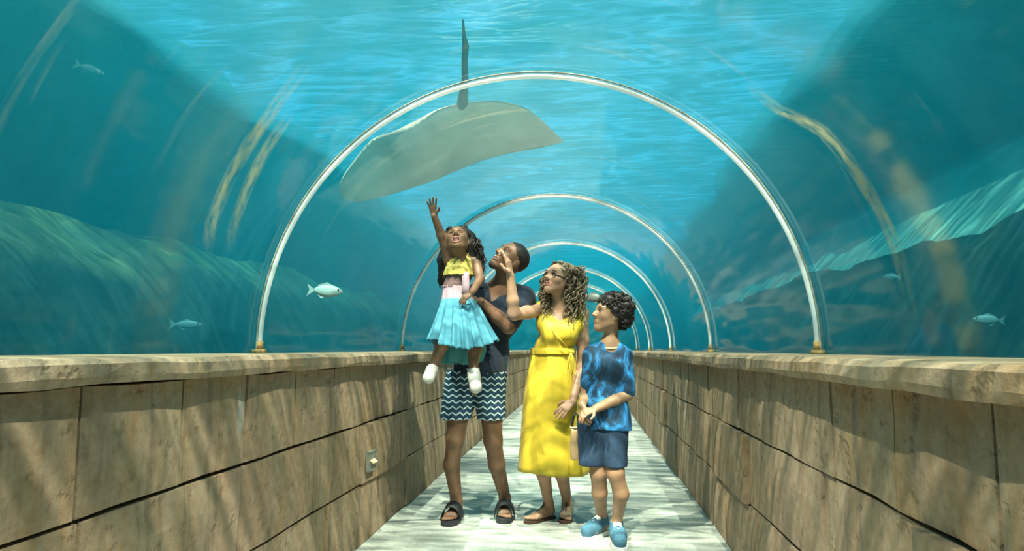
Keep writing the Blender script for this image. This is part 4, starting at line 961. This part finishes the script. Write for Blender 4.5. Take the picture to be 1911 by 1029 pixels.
# ------------------------------------------------------------------ fish
def fish(px, py, Y, L, heading, mat, label, tall=.42):
    c = P(px, py, Y); t = thing('fish', tuple(c), label, 'fish'); d = nrm(heading); s = nrm(np.cross(d, (0, 0, 1))); u = np.cross(s, d); R = np.stack([d, s, u], 1)
    m = MB(); xs = np.linspace(-.42, .5, 13); n = 10; V = []
    for x in xs:
        q = (x+.42)/.92; hh = max(.03, math.sin(math.pi*min(1, q*.96+.03))**.75)*tall*.5; ww = hh*.42
        V += [c+R @ (L*np.array([x, ww*math.cos(a), hh*math.sin(a)])) for a in np.linspace(0, 6.283, n, endpoint=False)]
    F = [(i*n+j, i*n+(j+1) % n, (i+1)*n+(j+1) % n, (i+1)*n+j) for i in range(12) for j in range(n)]+[list(range(n))[::-1], list(range(12*n, 13*n))]
    m.add(V, F); m.build('body', mat, t)
    def fin(name, pts):
        k = len(pts); V = [c+R @ (L*np.array([x, e*.012, z])) for e in (1, -1) for x, z in pts]
        mesh_obj(name, V, [list(range(k)), list(range(k, 2*k))[::-1]]+[(i, i+k, (i+1) % k+k, (i+1) % k) for i in range(k)], mat, t, False)
    fin('tail_fin', [(-.40, .04), (-.62, .20), (-.54, 0), (-.62, -.20), (-.40, -.04)])
    fin('dorsal_fin', [(.15, tall*.46), (-.02, tall*.66), (-.28, tall*.42), (-.30, tall*.26)])
    fin('anal_fin', [(-.02, -tall*.44), (-.16, -tall*.62), (-.30, -tall*.26)])
    for e in (1, -1):
        m = MB(); m.ball(c+R @ (L*np.array([.36, e*tall*.145, .05])), L*.028, n=8, m=6); m.build('eye', M['iris'], t)
fish(610, 543, 3.4, .165, (1, .25, -.05), M['fish_pale'], 'pale fish swimming beside the tunnel left of the raised family, below the stingray')
fish(1106, 556, 8.0, .26, (-1, .5, .05), M['fish_dark'], 'small grey fish far off, seen between the woman\'s curls and the boy\'s head')
fish(350, 606, 3.9, .17, (1, .4, 0), M['fish_pale'], 'faint pale fish low above the left ledge, left of the nearest hoop foot', .30)
fish(170, 130, 4.2, .20, (1, .2, -.35), M['fish_dark'], 'slim fish high in the upper left water', .28)
fish(1842, 597, 3.0, .10, (-1, .6, .1), M['fish_pale'], 'small pale fish low outside the right panels by the frame edge')
fish(1662, 517, 4.0, .10, (-.6, 1, .1), M['fish_pale'], 'tiny pale fish outside the right panels in front of the dark reef', .36)

# ------------------------------------------------------------------ step light let into the left wall
def step_light():
    X = XL+.035; c = PX(692, 860, X); t = thing('step_light', tuple(c), 'small square metal step light set in the left stone wall', 'light fixture')
    m = MB(); m.box(c, (.016, .13, .11)); m.build('face_plate', M['plate'], t, False)
    m = MB()
    for dy, dz, sy, sz in ((0, .052, .13, .007), (0, -.052, .13, .007), (.061, 0, .007, .11), (-.061, 0, .007, .11)): m.box(c+np.array([.009, dy, dz]), (.008, sy, sz))
    m.build('frame', M['grey_metal'], t, False)
    R = np.array([[math.cos(.6), 0, math.sin(.6)], [0, 1, 0], [-math.sin(.6), 0, math.cos(.6)]])
    m = MB(); m.box(c+np.array([.018, 0, -.002]), (.028, .075, .006), R); m.build('visor', M['lamp_glow'], t, False)
step_light()

# yellowish reflections painted as thin sheets on the inner face of the vault
def glint(pts, wid, label, group='painted reflections on the panels'):
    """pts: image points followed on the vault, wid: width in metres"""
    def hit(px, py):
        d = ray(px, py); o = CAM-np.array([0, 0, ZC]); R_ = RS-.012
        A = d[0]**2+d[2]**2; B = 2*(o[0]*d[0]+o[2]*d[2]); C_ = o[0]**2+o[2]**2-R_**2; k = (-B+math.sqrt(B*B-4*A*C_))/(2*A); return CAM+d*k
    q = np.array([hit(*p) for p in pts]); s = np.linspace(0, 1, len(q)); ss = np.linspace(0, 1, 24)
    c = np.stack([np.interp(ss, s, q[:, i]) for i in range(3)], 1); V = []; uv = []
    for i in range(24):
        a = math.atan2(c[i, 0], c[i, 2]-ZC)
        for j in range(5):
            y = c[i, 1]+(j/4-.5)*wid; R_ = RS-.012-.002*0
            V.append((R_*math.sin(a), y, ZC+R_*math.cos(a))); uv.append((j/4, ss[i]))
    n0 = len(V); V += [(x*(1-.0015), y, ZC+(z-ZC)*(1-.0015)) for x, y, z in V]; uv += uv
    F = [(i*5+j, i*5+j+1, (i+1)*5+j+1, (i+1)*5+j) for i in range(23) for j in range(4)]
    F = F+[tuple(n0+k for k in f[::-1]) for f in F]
    o = mesh_obj('painted_glint', V, F, M['glint']); l = o.data.uv_layers.new(name='UVMap')
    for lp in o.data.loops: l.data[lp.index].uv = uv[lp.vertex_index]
    o['kind'] = 'stuff'; return tag(o, label, 'stain')  # tagged as stain, but a painted reflection
glint([(385, 470), (400, 400), (440, 310), (500, 220), (575, 120)], .10, 'painted yellowish light smear curving down the left panel, outer one')
glint([(425, 470), (450, 380), (490, 290), (545, 210)], .09, 'painted yellowish light smear on the left panel, inner one beside the hoop')
glint([(1390, 155), (1450, 205), (1530, 240), (1590, 310), (1640, 390), (1675, 470), (1700, 600)], .10, 'long painted yellowish light smear arcing down the right panel')
